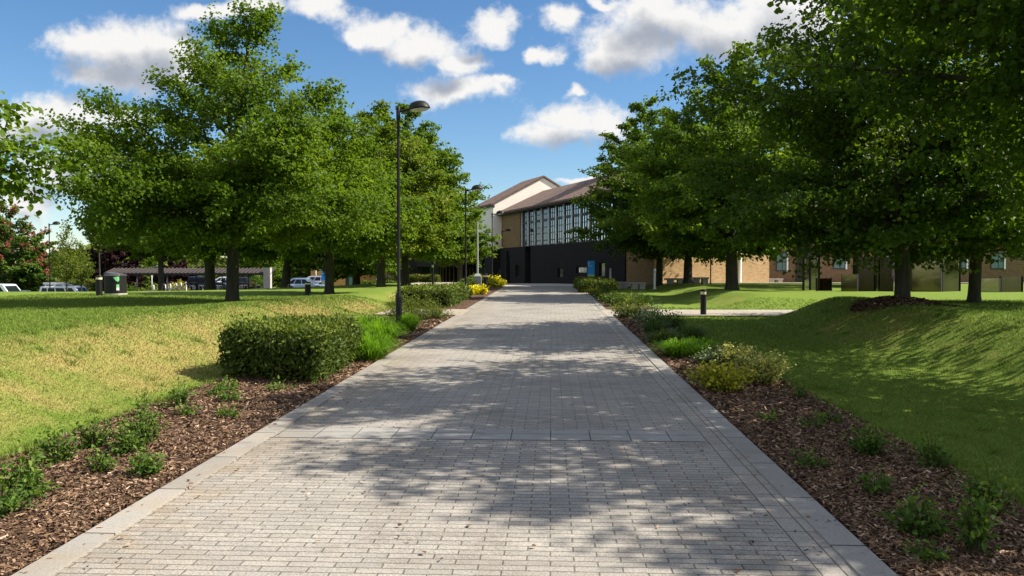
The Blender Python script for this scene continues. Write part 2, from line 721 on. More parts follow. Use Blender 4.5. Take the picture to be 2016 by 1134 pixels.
def wm(op, a, b=None, c=None, clamp=False):
    n = wn('Math', operation=op, use_clamp=clamp)
    for i, v in enumerate((a, b, c)):
        if v is None:
            continue
        if isinstance(v, bpy.types.NodeSocket):
            wl(v, n.inputs[i])
        else:
            n.inputs[i].default_value = v
    return n.outputs[0]


sky = wn('TexSky', sky_type='NISHITA')
sky.sun_disc = False
sky.sun_elevation = SUN_EL
sky.sun_rotation = math.atan2(SUN_DIR.x, SUN_DIR.y)
sky.air_density = 1.0
sky.dust_density = .05
sky.ozone_density = 4.0
hs = wn('HueSaturation')
hs.inputs['Saturation'].default_value = 1.15
wl(sky.outputs[0], hs.inputs['Color'])
bg = wn('Background')
bg.inputs['Strength'].default_value = .066
wl(hs.outputs[0], bg.inputs['Color'])

tc = wn('TexCoord')
rot = wn('Mapping', vector_type='VECTOR')
rot.inputs['Rotation'].default_value = (0, 0, -YAW)
wl(tc.outputs['Generated'], rot.inputs['Vector'])
sp = wn('SeparateXYZ')
wl(rot.outputs[0], sp.inputs[0])
dy = wm('MAXIMUM', sp.outputs['Y'], .02)
u_ = wm('DIVIDE', sp.outputs['X'], dy)
v_ = wm('DIVIDE', sp.outputs['Z'], dy)
uv = wn('CombineXYZ')
wl(u_, uv.inputs[0])
wl(v_, uv.inputs[1])
# broad billows and fine fraying both bend the outlines
nz1 = wn('TexNoise')
nz1.inputs['Scale'].default_value = 11
nz1.inputs['Detail'].default_value = 8
nz1.inputs['Roughness'].default_value = .55
wl(uv.outputs[0], nz1.inputs['Vector'])
off = wn('VectorMath', operation='MULTIPLY_ADD')
wl(nz1.outputs['Color'], off.inputs[0])
off.inputs[1].default_value = (.10, .075, 0)
uvs = wn('VectorMath', operation='SUBTRACT')
wl(uv.outputs[0], uvs.inputs[0])
uvs.inputs[1].default_value = (.05, .0375, 0)
wl(uvs.outputs[0], off.inputs[2])

PUFFS = [  # photo x, y, half width, half height of each lobe
    (250, 92, 135, 62), (330, 85, 85, 62), (165, 85, 75, 40), (350, 130, 75, 48), (215, 145, 100, 32),
    (110, 235, 125, 42), (245, 228, 60, 26), (50, 265, 90, 50), (180, 300, 60, 40), (135, 350, 95, 42), (50, 410, 75, 40),
    (470, 12, 130, 22), (620, 18, 60, 24),
    (750, 55, 80, 34), (830, 92, 82, 42), (905, 118, 55, 32), (700, 62, 35, 16),
    (970, 52, 62, 28), (915, 178, 100, 30), (985, 168, 30, 16),
    (1105, 42, 46, 26), (1068, 104, 34, 18), (1132, 180, 30, 13), (1190, 4, 50, 12),
    (1125, 236, 95, 42), (1070, 262, 62, 24), (1190, 240, 60, 46),
    (1240, 85, 105, 55), (1300, 30, 105, 58), (1420, 60, 150, 72), (1560, 50, 130, 90), (1185, 108, 55, 34),
    (1135, 358, 42, 10), (1700, 200, 180, 60),
    (-420, 120, 260, 110), (2500, 60, 260, 140), (2100, -260, 300, 80), (500, -420, 330, 90),  # lobes outside the view, added for the environment light
]


def dist_field(vec, puffs, k, dv=0.0, grow=1.0):
    acc = None
    for (x, y, a, b) in puffs:
        mp = wn('Mapping', vector_type='TEXTURE')
        mp.inputs['Location'].default_value = ((x - CX) / FP, (HY - y) / FP - dv, 0)
        mp.inputs['Scale'].default_value = (a * grow / FP, b * grow / FP, 1)
        wl(vec, mp.inputs['Vector'])
        ln = wn('VectorMath', operation='LENGTH')
        wl(mp.outputs[0], ln.inputs[0])
        if acc is None:
            acc = ln.outputs['Value']
        else:
            acc = wm('SMOOTH_MIN', acc, ln.outputs['Value'], k)
    return acc


D0 = dist_field(off.outputs[0], PUFFS, .3)
big = [p for p in PUFFS if p[2] * p[3] > 1500]
offL = wn('VectorMath', operation='ADD')
wl(off.outputs[0], offL.inputs[0])
offL.inputs[1].default_value = (.012, .030, 0)
D1 = dist_field(offL.outputs[0], big, .3)
nz2 = wn('TexNoise')
nz2.inputs['Scale'].default_value = 26
nz2.inputs['Detail'].default_value = 7
nz2.inputs['Roughness'].default_value = .62
wl(uv.outputs[0], nz2.inputs['Vector'])
fr = wm('MULTIPLY_ADD', nz2.outputs['Fac'], 1.0, -.5)
nz3 = wn('TexNoise')
nz3.inputs['Scale'].default_value = 70
nz3.inputs['Detail'].default_value = 6
nz3.inputs['Roughness'].default_value = .6
wl(uv.outputs[0], nz3.inputs['Vector'])
fr2 = wm('MULTIPLY_ADD', nz3.outputs['Fac'], .8, -.4)
dens = wm('SUBTRACT', 1.22, wm('ADD', D0, wm('MULTIPLY_ADD', fr, 1.1, fr2)))
mr = wn('MapRange', interpolation_type='SMOOTHSTEP')
wl(dens, mr.inputs['Value'])
mr.inputs['From Min'].default_value = -.05
mr.inputs['From Max'].default_value = .78
front = wm('GREATER_THAN', sp.outputs['Y'], .05)
alpha = wm('MULTIPLY', mr.outputs[0], front)
alpha = wm('MULTIPLY', alpha, wm('GREATER_THAN', sp.outputs['Z'], 0.0))
# unseen noise clouds added overhead and behind the camera for neutral fill light
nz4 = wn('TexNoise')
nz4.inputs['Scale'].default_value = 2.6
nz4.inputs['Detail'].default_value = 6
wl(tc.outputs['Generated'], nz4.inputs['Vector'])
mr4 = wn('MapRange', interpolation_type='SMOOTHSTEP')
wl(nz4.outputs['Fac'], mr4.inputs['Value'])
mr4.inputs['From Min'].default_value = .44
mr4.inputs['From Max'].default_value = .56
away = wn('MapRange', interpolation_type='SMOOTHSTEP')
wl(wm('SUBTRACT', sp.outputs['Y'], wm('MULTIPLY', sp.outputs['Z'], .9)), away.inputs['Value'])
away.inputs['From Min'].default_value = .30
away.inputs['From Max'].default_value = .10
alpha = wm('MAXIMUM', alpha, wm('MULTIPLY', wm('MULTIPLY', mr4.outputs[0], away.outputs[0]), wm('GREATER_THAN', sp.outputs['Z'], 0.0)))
# lit towards the sun side and top, grey where more cloud lies between
sh = wn('MapRange', interpolation_type='SMOOTHSTEP')
wl(wm('ADD', D1, wm('MULTIPLY', fr, .7)), sh.inputs['Value'])
sh.inputs['From Min'].default_value = .10
sh.inputs['From Max'].default_value = 1.15
ramp = wn('ValToRGB')
wl(sh.outputs[0], ramp.inputs['Fac'])
ramp.color_ramp.elements[0].color = (.42, .46, .54, 1)
ramp.color_ramp.elements[0].position = 0
ramp.color_ramp.elements[1].color = (1.0, .99, .97, 1)
ramp.color_ramp.elements[1].position = .8
bg2 = wn('Background')
bg2.inputs['Strength'].default_value = .44
wl(ramp.outputs[0], bg2.inputs['Color'])
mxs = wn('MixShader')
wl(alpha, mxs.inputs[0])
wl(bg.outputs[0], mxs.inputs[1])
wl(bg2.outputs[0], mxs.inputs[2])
wo = wn('OutputWorld')
wl(mxs.outputs[0], wo.inputs['Surface'])
wd.cycles.sampling_method = 'MANUAL'
wd.cycles.sample_map_resolution = 512

cam_d = bpy.data.cameras.new('camera')
cam_d.sensor_width = 36
cam_d.lens = 36 * F
cam_d.clip_start = .05
cam_d.clip_end = 5000
cam = bpy.data.objects.new('camera', cam_d)
COL.objects.link(cam)
cam.location = (0, 0, EYE)
PITCH = math.atan((567 - HY) / FP)
cam.rotation_euler = (pi / 2 - PITCH, 0, YAW)
scene.camera = cam
vs = scene.view_settings
vs.view_transform = 'Standard'
vs.look = 'None'
vs.gamma = 1
vs.use_curve_mapping = False
vs.exposure = 1.1
cy = scene.cycles
cy.max_bounces = 6
cy.diffuse_bounces = 3
cy.glossy_bounces = 3
cy.transmission_bounces = 4
cy.transparent_max_bounces = 4
cy.caustics_reflective = False
cy.caustics_refractive = False
cy.use_denoising = True
cy.sample_clamp_indirect = 6

# ------------------------------------------------------------------ ground
def spaced(segs):
    out = []
    for a, b, st in segs:
        out += list(np.arange(a, b, st))
    out.append(segs[-1][1])
    return np.array(out)


def grid_mesh(name, xs, ys, zf, mat, dry=False, loc=None):
    XX, YY = np.meshgrid(xs, ys)
    Z = zf(XX, YY)
    v = np.stack([XX.ravel(), YY.ravel(), Z.ravel()], 1)
    nx, ny = len(xs), len(ys)
    i = np.arange(nx * ny).reshape(ny, nx)
    q = np.stack([i[:-1, :-1], i[:-1, 1:], i[1:, 1:], i[1:, :-1]], -1).reshape(-1, 4)
    at = None
    if dry:
        at = {'dry': dryness(XX.ravel(), YY.ravel())}
    return np_mesh(name, v, 4, q.ravel(), mat, None, at, None, True, loc)


def dryness(X, Y):
    e = .35
    sx = (G(X + e, Y) - G(X - e, Y)) / (2 * e)
    sy = (G(X, Y + e) - G(X, Y - e)) / (2 * e)
    s = np.sqrt(sx * sx + sy * sy)
    left = (X < 0)
    d = np.clip(s * 3.0, 0, 1) * np.where(left, 1.0, .85)
    d = d - np.where(X > 0, .52, .05) - np.where((X < -8.2), .28, 0)
    return d


xs = spaced([(-1500, -300, 200), (-300, -80, 20), (-80, -24, 2), (-24, -2.5, .3), (-2.5, 2.5, 1.25), (2.5, 18, .3), (18, 60, 2), (60, 300, 20), (300, 1500, 200)])
ys = spaced([(-1500, -200, 200), (-200, -20, 20), (-20, 2, 2), (2, 52, .3), (52, 120, 2), (120, 300, 20), (300, 2500, 200)])
tag(grid_mesh('lawn', xs, ys, G, M['lawn'], True), kind='structure')

PL, PR = -2.71, 1.74            # outer edges of the paved walk
KW = .185
yy = spaced([(-8, 52, .5)])


def strip(name, x0, x1, y0, y1, off, mat, step=.5):
    ys_ = np.linspace(y0, y1, max(2, int((y1 - y0) / step) + 1))
    return grid_mesh(name, np.array([x0, x1]), ys_, lambda X, Y: zp(Y) + off, mat)


tag(strip('path', PL + KW, PR - KW - .2, -8, 47, 0, M['paver']), kind='structure')
tag(strip('path_edge_course', PR - KW - .2, PR - KW, -8, 47, .0005, M['paver_edge']), kind='structure')
for yb in (7.27, 14.5, 29.2, 36.5):
    tag(strip('path_slab_band', PL + KW, PR - KW - .2, yb - .21, yb + .21, .004, M['slab'], .1), kind='structure')


def kerb(name, x0, x1, y0, y1):
    mb = MB()
    n = int((y1 - y0) / .5)
    Y = np.linspace(y0, y1, n + 1)
    for i in range(n):
        a, b = Y[i], Y[i + 1]
        za, zb = float(zp(a)), float(zp(b))
        mb.add([(x0, a, za - .15), (x1, a, za - .15), (x1, b, zb - .15), (x0, b, zb - .15),
                (x0, a, za + .012), (x1, a, za + .012), (x1, b, zb + .012), (x0, b, zb + .012)],
               [(4, 5, 6, 7), (0, 4, 7, 3), (1, 2, 6, 5)])
    return tag(mb.build(name, M['kerb']), kind='structure')


kerb('kerb_left', PL, PL + KW, -8, 22.9)
kerb('kerb_left_far', PL, PL + KW, 25.5, 47)
kerb('kerb_right', PR - KW, PR, -8, 22.9)
kerb('kerb_right_far', PR - KW, PR, 25.5, 47)
# side path crossing at the break in the banks
tag(grid_mesh('side_path_right', spaced([(PR - KW, 14, .4)]), spaced([(22.9, 25.5, .3)]),
              lambda X, Y: np.maximum(G(X, Y) + .04, zp(Y) + .004 - .02 * (X > PR)), M['sidepath']), kind='structure')
tag(grid_mesh('side_path_left', spaced([(-5.1, PL + KW, .2)]), spaced([(22.9, 25.5, .3)]),
              lambda X, Y: np.maximum(G(X, Y) + .04, zp(Y) + .004 - .02 * (X < PL)), M['sidepath']), kind='structure')
# paved court in front of the building
tag(grid_mesh('plaza', spaced([(-9, 30, 1)]), spaced([(47, 76, 1)]),
              lambda X, Y: np.maximum(G(X, Y), zp(Y) - .035) + .045, M['plaza']), kind='structure')
tag(grid_mesh('car_park', spaced([(-75, -19, 1)]), spaced([(62, 104, 1)]), lambda X, Y: G(X, Y) + .06, M['asphalt']), kind='structure')

# planting beds
def bed(name, xa, xb, y0, y1, seed):
    rg = np.random.default_rng(seed)
    ys_ = np.arange(y0, y1 + .01, .12)
    ts = np.linspace(0, 1, 12)
    edge = .10 * np.sin(ys_ * 1.3 + seed) + .07 * np.sin(ys_ * 3.1) + .04 * rg.standard_normal(len(ys_))
    XX = xa + (xb + edge * np.sign(xb - xa) - xa)[:, None] * ts[None, :]
    YY = np.repeat(ys_[:, None], 12, 1)
    Z = np.maximum(G(XX, YY), zp(YY) - .035) + .03 + .012 * rg.standard_normal(XX.shape)
    Z[:, 0] = zp(ys_) - .01
    Z[:, -1] = G(XX[:, -1], ys_) - .03
    v = np.stack([XX.ravel(), YY.ravel(), Z.ravel()], 1)
    i = np.arange(len(v)).reshape(XX.shape)
    q = np.stack([i[:-1, :-1], i[1:, :-1], i[1:, 1:], i[:-1, 1:]], -1).reshape(-1, 4)
    if xb > xa:
        q = q[:, ::-1]
    o = np_mesh(name, v, 4, q.ravel(), M['mulch'], None, None, None, True)
    return tag(o, kind='structure')


bed('ground_bed_left', PL, -4.3, -2, 22.7, 1)
bed('ground_bed_left_far', PL, -4.5, 25.7, 46, 2)
bed('ground_bed_right', PR, 2.98, -2, 22.7, 3)
bed('ground_bed_right_far', PR, 3.3, 25.7, 46, 4)


def quad_scatter(name, pts, axis, nrm, ln, wd_, mat, tint, extra=None, kind='stuff'):
    b = np.cross(nrm, axis)
    b /= np.linalg.norm(b, axis=1, keepdims=True) + 1e-9
    a = axis * ln[:, None] * .5
    b = b * wd_[:, None] * .5
    k = RNG.uniform(.5, 1, (len(pts), 4, 1))
    v = np.stack([pts - a - b * k[:, 0], pts + a * k[:, 1] - b, pts + a + b * k[:, 2], pts - a * k[:, 3] + b], 1).reshape(-1, 3)
    at = {'tint': np.repeat(tint, 4)}
    if extra:
        for kk, arr in extra.items():
            at[kk] = np.repeat(arr, 4)
    o = np_mesh(name, v, 4, np.arange(len(v)), mat, None, at)
    return tag(o, kind=kind)


def chips(name, xa, xb, n, seed, ymin=2.2, ymax=22.5):
    rg = np.random.default_rng(seed)
    # more of them near the viewer
    u = rg.random(n)
    Y = 1 / (1 / ymin + (1 / ymax - 1 / ymin) * u)
    X = xa + (xb - xa) * rg.random(n)
    Z = np.maximum(G(X, Y), zp(Y) - .035) + .035 + .02 * rg.random(n)
    az = rg.uniform(0, 2 * pi, n)
    el = rg.normal(0, .3, n)
    ax = np.stack([np.cos(az) * np.cos(el), np.sin(az) * np.cos(el), np.sin(el)], 1)
    nr = rg.normal(0, .45, (n, 3)) + np.array([0, 0, 1.0])
    nr /= np.linalg.norm(nr, axis=1, keepdims=True)
    far = np.clip(Y / 7, 1, 2.2)
    ln = rg.uniform(.018, .06, n) * far
    w = rg.uniform(.006, .016, n) * far
    return quad_scatter(name, np.stack([X, Y, Z], 1), ax, nr, ln, w, M['chip'], np.clip(rg.beta(1.6, 2.2, n), 0, 1))


chips('bark_mulch_chips', PL - .02, -4.42, 90000, 11)
chips('bark_mulch_chips', PR + .02, 3.08, 70000, 12)
# stray chips kicked onto the paving edge
rg = np.random.default_rng(5)
n = 90
sx = np.where(rg.random(n) < .5, PL + np.abs(rg.normal(0, .06, n)), PR - np.abs(rg.normal(0, .06, n)))
sy_ = 1 / rg.uniform(1 / 20, 1 / 3.2, n)
az = rg.uniform(0, 2 * pi, n)
quad_scatter('litter_of_bark', np.stack([sx, sy_, zp(sy_) + .018], 1), np.stack([np.cos(az), np.sin(az), 0 * az], 1),
             np.tile([[0, 0, 1.0]], (n, 1)) + rg.normal(0, .1, (n, 3)), rg.uniform(.012, .035, n), rg.uniform(.005, .011, n), M['chip'], rg.random(n))


def turf(name, x0, x1, y0, y1, n, seed):
    rg = np.random.default_rng(seed)
    d = 1 / (1 / y0 + (1 / y1 - 1 / y0) * rg.random(n * 3))
    X = rg.uniform(x0, x1, n * 3)
    Y = d
    xc = X * CA + Y * SA
    dd = -X * SA + Y * CA
    ok = (np.abs(xc / dd) < .70) & (dd > 3)
    X, Y = X[ok][:n], Y[ok][:n]
    n = len(X)
    Z = G(X, Y) - .004
    far = np.clip(Y / 8, .9, 3)
    h = rg.uniform(.012, .034, n) * np.sqrt(far)
    w = rg.uniform(.003, .006, n) * far
    az = rg.uniform(0, 2 * pi, n)
    b = np.stack([np.cos(az), np.sin(az), 0 * az], 1) * w[:, None]
    lean = rg.normal(0, .55, (n, 3))
    lean[:, 2] = 1
    tip = np.stack([X, Y, Z], 1) + lean * h[:, None]
    p = np.stack([X, Y, Z], 1)
    v = np.stack([p - b, p + b, tip], 1).reshape(-1, 3)
    tint = rg.random(n)
    o = np_mesh(name, v, 3, np.arange(len(v)), M['blade'], None,
                {'tint': np.repeat(tint, 3), 'dry': np.repeat(dryness(X, Y), 3)})
    return tag(o, kind='stuff')


turf('grass', -17, -4.35, 4.5, 27, 230000, 21)
turf('grass', 2.95, 16, 4.2, 27, 200000, 22)

def edge_tufts(name, xc, n, seed, y0=3.5, y1=22.4):
    rg = np.random.default_rng(seed)
    Y = 1 / (1 / y0 + (1 / y1 - 1 / y0) * rg.random(n))
    cl = np.sin(Y * 5.1) + np.sin(Y * 11.7 + 1) + np.sin(Y * 2.3 + seed)
    X = xc + rg.normal(0, .05, n) + .05 * cl / 2
    Z = np.maximum(G(X, Y), zp(Y) - .035) + .01
    h = rg.uniform(.025, .085, n) * np.clip(.7 + .35 * cl, .4, 1.6)
    w = rg.uniform(.003, .006, n) * np.clip(Y / 8, .9, 2)
    az = rg.uniform(0, 2 * pi, n)
    b = np.stack([np.cos(az), np.sin(az), 0 * az], 1) * w[:, None]
    lean = rg.normal(0, .5, (n, 3))
    lean[:, 2] = 1
    p = np.stack([X, Y, Z], 1)
    v = np.stack([p - b, p + b, p + lean * h[:, None]], 1).reshape(-1, 3)
    o = np_mesh(name, v, 3, np.arange(len(v)), M['blade'], None, {'tint': np.repeat(rg.random(n), 3), 'dry': np.repeat(np.full(n, .05), 3)})
    return tag(o, kind='stuff')


edge_tufts('grass_edge', -4.42, 16000, 31)
edge_tufts('grass_edge', 3.06, 14000, 32)
# broadleaf weeds and longer tufts standing in the mown turf
rg = np.random.default_rng(77)
nc = 260
cx_ = np.concatenate([rg.uniform(-11, -4.6, nc // 2), rg.uniform(3.2, 9, nc // 2)])
cy_ = 1 / rg.uniform(1 / 19, 1 / 5.2, nc)
k_ = 34
X = (cx_[:, None] + rg.normal(0, .05, (nc, k_))).ravel()
Y = (cy_[:, None] + rg.normal(0, .05, (nc, k_))).ravel()
p_ = np.stack([X, Y, G(X, Y) - .004], 1)
n = len(p_)
az = rg.uniform(0, 2 * pi, n)
b_ = np.stack([np.cos(az), np.sin(az), 0 * az], 1) * rg.uniform(.004, .009, n)[:, None]
ln_ = rg.normal(0, .7, (n, 3))
ln_[:, 2] = 1
v_w = np.stack([p_ - b_, p_ + b_, p_ + ln_ * rg.uniform(.03, .085, n)[:, None]], 1).reshape(-1, 3)
tag(np_mesh('grass_tufts', v_w, 3, np.arange(len(v_w)), M['blade'], None, {'tint': np.repeat(rg.random(n) * .5, 3), 'dry': np.repeat(np.full(n, -.6), 3)}), kind='stuff')

# ------------------------------------------------------------------ foliage
def leaf_verts(P, A, N, Ln, Wd, fold=.12):
    """six-point leaves, two quads each"""
    B = np.cross(A, N)
    B /= np.linalg.norm(B, axis=1, keepdims=True) + 1e-9
    N = np.cross(B, A)
    L_ = Ln[:, None]
    Wh = Wd[:, None] * .5
    p0 = P
    p1 = P + A * L_ * .28 + B * Wh + N * Wh * fold * 3
    p2 = P + A * L_ * .68 + B * Wh * .72 + N * Wh * fold * 2
    p3 = P + A * L_ - N * L_ * .08
    p4 = P + A * L_ * .68 - B * Wh * .72 + N * Wh * fold * 2
    p5 = P + A * L_ * .28 - B * Wh + N * Wh * fold * 3
    v = np.stack([p0, p1, p2, p3, p4, p5], 1).reshape(-1, 3)
    n = len(P)
    base = (np.arange(n) * 6)[:, None]
    q = np.concatenate([base + np.array([[0, 1, 2, 3]]), base + np.array([[0, 3, 4, 5]])], 1).reshape(-1)
    return v, q


def leaf_object(name, P, A, N, Ln, Wd, tint, mat, parent=None, kind=None):
    v, q = leaf_verts(P, A, N, Ln, Wd)
    o = np_mesh(name, v, 4, q, mat, parent, {'tint': np.repeat(tint, 6)})
    return o


def norm(a):
    return a / (np.linalg.norm(a, axis=-1, keepdims=True) + 1e-9)


def make_tree(name, label, loc, H, hc, env, tr, nprim, nsec, nleaf, leaf, mat, seed, barkm='bark', leaders=((0, 0, 1.0, 0),),
              steep=(16, 64), droop=.19, group=None, sec_len=.62, spread=.105, flowers=None, rz=0, cat='tree', flat=.62, thin=None):
    """H height, hc clear stem, env: crown radius against crown height fraction"""
    rg = np.random.default_rng(seed)
    root = empty(name, loc, rz, label, cat, group)
    wood = MB()
    ex = np.linspace(0, 1, len(env))
    envf = lambda t: float(np.interp(t, ex, env))
    wob = [(rg.normal(0, .035), rg.normal(0, .035)) for _ in range(6)]

    def axis(k, h):
        dx, dy, top, hs = leaders[k]
        wx = np.interp(h / H, np.linspace(0, 1, 6), [0] + [w[0] for w in wob[1:]])
        wy = np.interp(h / H, np.linspace(0, 1, 6), [0] + [w[1] for w in wob[1:]])
        if h > hs:
            f = (h - hs) / max(.01, (H * top - hs))
            f = f ** .85
            return np.array([dx * f + wx, dy * f + wy, h])
        return np.array([wx, wy, h])

    def rad(h):
        return max(.012, tr * (1 - h / (H * 1.02)) ** .9)

    # root flare, trunk and leaders
    hs0 = [0, .06, .18, .45, 1.0] + list(np.linspace(1.4, H * .96, 9))
    pts = [axis(0, h) for h in hs0]
    rr = [tr * 1.5, tr * 1.25, tr * 1.1, tr * 1.02, tr] + [rad(h) for h in hs0[5:]]
    pts[0] = pts[0] - np.array([0, 0, .08])
    wood.tube(pts, rr, 10)
    for k in range(1, len(leaders)):
        dx, dy, top, hs = leaders[k]
        hh = np.linspace(hs, H * top * .97, 7)
        wood.tube([axis(k, h) for h in hh], [max(.012, rad(hs) * .8 * (1 - (h - hs) / (H * top - hs + .01))) for h in hh], 7)
    # limbs
    P, A0 = [], []
    probs = np.array([envf(t) + .12 * max(env) for t in np.linspace(0, 1, 60)])
    cdf = np.cumsum(probs) / probs.sum()
    ga = rg.uniform(0, 6)
    for i in range(nprim):
        t = float(np.interp((i + rg.uniform(.1, .9)) / nprim, cdf, np.linspace(0, 1, 60)))
        t = min(.985, t)
        k = int(rg.integers(len(leaders)))
        if leaders[k][2] * H < hc + t * (H - hc):
            k = 0
        ga += 2.39996 + rg.normal(0, .25)
        h_t = hc + t * (leaders[k][2] * H - hc)
        reach = envf(t) * rg.choice([.55, .8, .95, 1.0, 1.08, 1.18], p=[.15, .2, .22, .22, .15, .06])
        e = math.radians(steep[0] + (steep[1] - steep[0]) * t + rg.normal(0, 6))
        h_s = max(hc * .92, h_t - reach * math.tan(e) * .8)
        h_s = min(h_s, H * .97)
        a0 = axis(k, h_s)
        tip = axis(k, min(h_t, H * .98)) * np.array([1, 1, 0]) + np.array([math.cos(ga) * reach, math.sin(ga) * reach, h_t - droop * reach * .35])
        mid = a0 * .45 + tip * .55
        mid[2] = max(a0[2], tip[2]) * .55 + min(a0[2], tip[2]) * .45 + reach * .10
        ss = np.linspace(0, 1, 7)
        cur = ((1 - ss) ** 2)[:, None] * a0 + (2 * ss * (1 - ss))[:, None] * mid + (ss ** 2)[:, None] * tip
        cur[1:-1] += rg.normal(0, .03 * reach / 3, (5, 3))
        r0 = min(rad(h_s) * .5, .013 * reach + .010)
        wood.tube(cur, list(np.linspace(r0, .006, 7)), 5, cap=False)
        # side shoots
        for j in range(nsec):
            s = .22 + .78 * ((j + rg.random()) / nsec) ** .85
            f = s * 6
            i0 = min(5, int(f))
            p = cur[i0] * (1 - (f - i0)) + cur[i0 + 1] * (f - i0)
            dirp = cur[min(6, i0 + 1)] - cur[i0]
            dirp = dirp / (np.linalg.norm(dirp) + 1e-9)
            side = np.cross(dirp, [0, 0, 1.0])
            side = side / (np.linalg.norm(side) + 1e-9)
            sg = 1 if j % 2 else -1
            ln = sec_len * (reach * (.62 - .38 * s) + .34) * rg.uniform(.6, 1.35)
            ln = max(ln, .22)
            dv = dirp * rg.uniform(.35, .9) + side * sg * rg.uniform(.5, 1.0) + np.array([0, 0, rg.normal(.10, .28)])
            dv /= np.linalg.norm(dv)
            q = np.linspace(0, 1, 4)[:, None]
            sc = p + dv * ln * q + np.array([0, 0, -droop * ln]) * q * q
            wood.tube(sc, [r0 * .35 * (1 - s * .5) + .003, .006, .004, .002], 3, cap=False)
            m = max(5, int(30 * ln / .6))
            qq = rg.uniform(.12, 1.06, m)[:, None]
            lp = p + dv * ln * qq + np.array([0, 0, -droop * ln]) * qq * qq
            jit = rg.normal(0, 1, (m, 3)) * spread * np.array([1, 1, flat])
            P.append(lp + jit * (1.0 + .5 * rg.random()))
            A0.append(np.tile(dv, (m, 1)))
    # a few leaves at leader tips
    for k in range(len(leaders)):
        m = 40
        h = rg.uniform(.86, 1.0, m) * leaders[k][2] * H
        P.append(np.array([axis(k, x) for x in h]) + rg.normal(0, .10, (m, 3)))
        A0.append(np.tile([0, 0, 1.0], (m, 1)))
    P = np.concatenate(P)
    A0 = np.concatenate(A0)
    if len(P) > nleaf:
        ix = rg.permutation(len(P))[:nleaf]
        P, A0 = P[ix], A0[ix]
    elif len(P) < nleaf:
        ix = rg.integers(0, len(P), nleaf - len(P))
        P = np.concatenate([P, P[ix] + rg.normal(0, spread * .7, (len(ix), 3)) * np.array([1, 1, flat])])
        A0 = np.concatenate([A0, A0[ix]])
    if thin:
        wx_ = P[:, 0] * math.cos(rz) - P[:, 1] * math.sin(rz)
        kp = (wx_ < thin[0]) | (rg.random(len(P)) < thin[1])
        P, A0 = P[kp], A0[kp]
    n = len(P)
    az = rg.uniform(0, 2 * pi, n)
    A = np.stack([np.cos(az), np.sin(az), rg.normal(-.7, .4, n)], 1) + A0 * .5
    A = norm(A)
    out = norm(P * np.array([1, 1, 0]) + 1e-6)
    N = norm(np.array([0, 0, 1.0]) + rg.normal(0, .75, (n, 3)) + out * .5)
    Ln = leaf * rg.uniform(.7, 1.25, n)
    # neighbouring leaves share a hue: new growth in patches
    ph = rg.uniform(0, 6, 3)
    cl = .5 + .25 * np.sin(P[:, 0] * 2.1 + ph[0]) * np.sin(P[:, 1] * 1.9 + ph[1]) + .2 * np.sin(P[:, 2] * 2.6 + ph[2])
    tint = np.clip(cl * .6 + rg.beta(2, 2.6, n) * .55 - .08, 0, 1)
    wood.build('trunk', M[barkm], root)
    leaf_object('crown', P, A, N, Ln, Ln * rg.uniform(.78, .98, n), tint, M[mat], root)
    if flowers:
        fm, cnt = flowers
        rr_ = np.hypot(P[:, 0], P[:, 1]) + (P[:, 2] - hc) * .5
        cand = np.argsort(-rr_)[:n // 2]
        cs = rg.choice(cand, cnt)
        m = 26
        hh = rg.random((cnt, m))
        fp = P[cs][:, None, :] + np.stack([rg.normal(0, 1, (cnt, m)) * .10 * (1.2 - hh), rg.normal(0, 1, (cnt, m)) * .10 * (1.2 - hh), hh * .42], -1)
        fp = fp.reshape(-1, 3)
        n2 = len(fp)
        leaf_object('blossom', fp, norm(rg.normal(0, 1, (n2, 3))), norm(rg.normal(0, 1, (n2, 3))), np.full(n2, .13), np.full(n2, .12),
                    rg.random(n2), M[fm], root)
    return root


ENV_LIME = [1.7, 3.2, 3.9, 4.0, 3.7, 3.2, 2.6, 1.9, 1.2, .35]


def env(r, shape=(.42, .8, .97, 1.0, .93, .8, .66, .48, .3, .09)):
    return [r * s for s in shape]


BROAD = (.5, .86, 1.0, 1.0, .97, .9, .78, .62, .42, .14)
n = 150
X = np.where(RNG.random(n) < .5, RNG.uniform(-2.5, 1.5, n), RNG.choice([-2.45, 1.45], n) + RNG.normal(0, .15, n))
Y = 1 / RNG.uniform(1 / 24, 1 / 3.6, n)
az = RNG.uniform(0, 2 * pi, n)
o = leaf_object('leaf_litter', np.stack([X, Y, zp(Y) + .014], 1), np.stack([np.cos(az), np.sin(az), RNG.normal(.1, .15, n)], 1),
                norm(RNG.normal(0, .25, (n, 3)) + np.array([0, 0, 1.])), RNG.uniform(.018, .045, n), RNG.uniform(.012, .03, n), RNG.random(n), M['chip'])
tag(o, kind='stuff')
GRP_L = 'lime trees in the row on the lawn left of the walk'
GRP_R = 'lime trees on the lawn right of the walk'

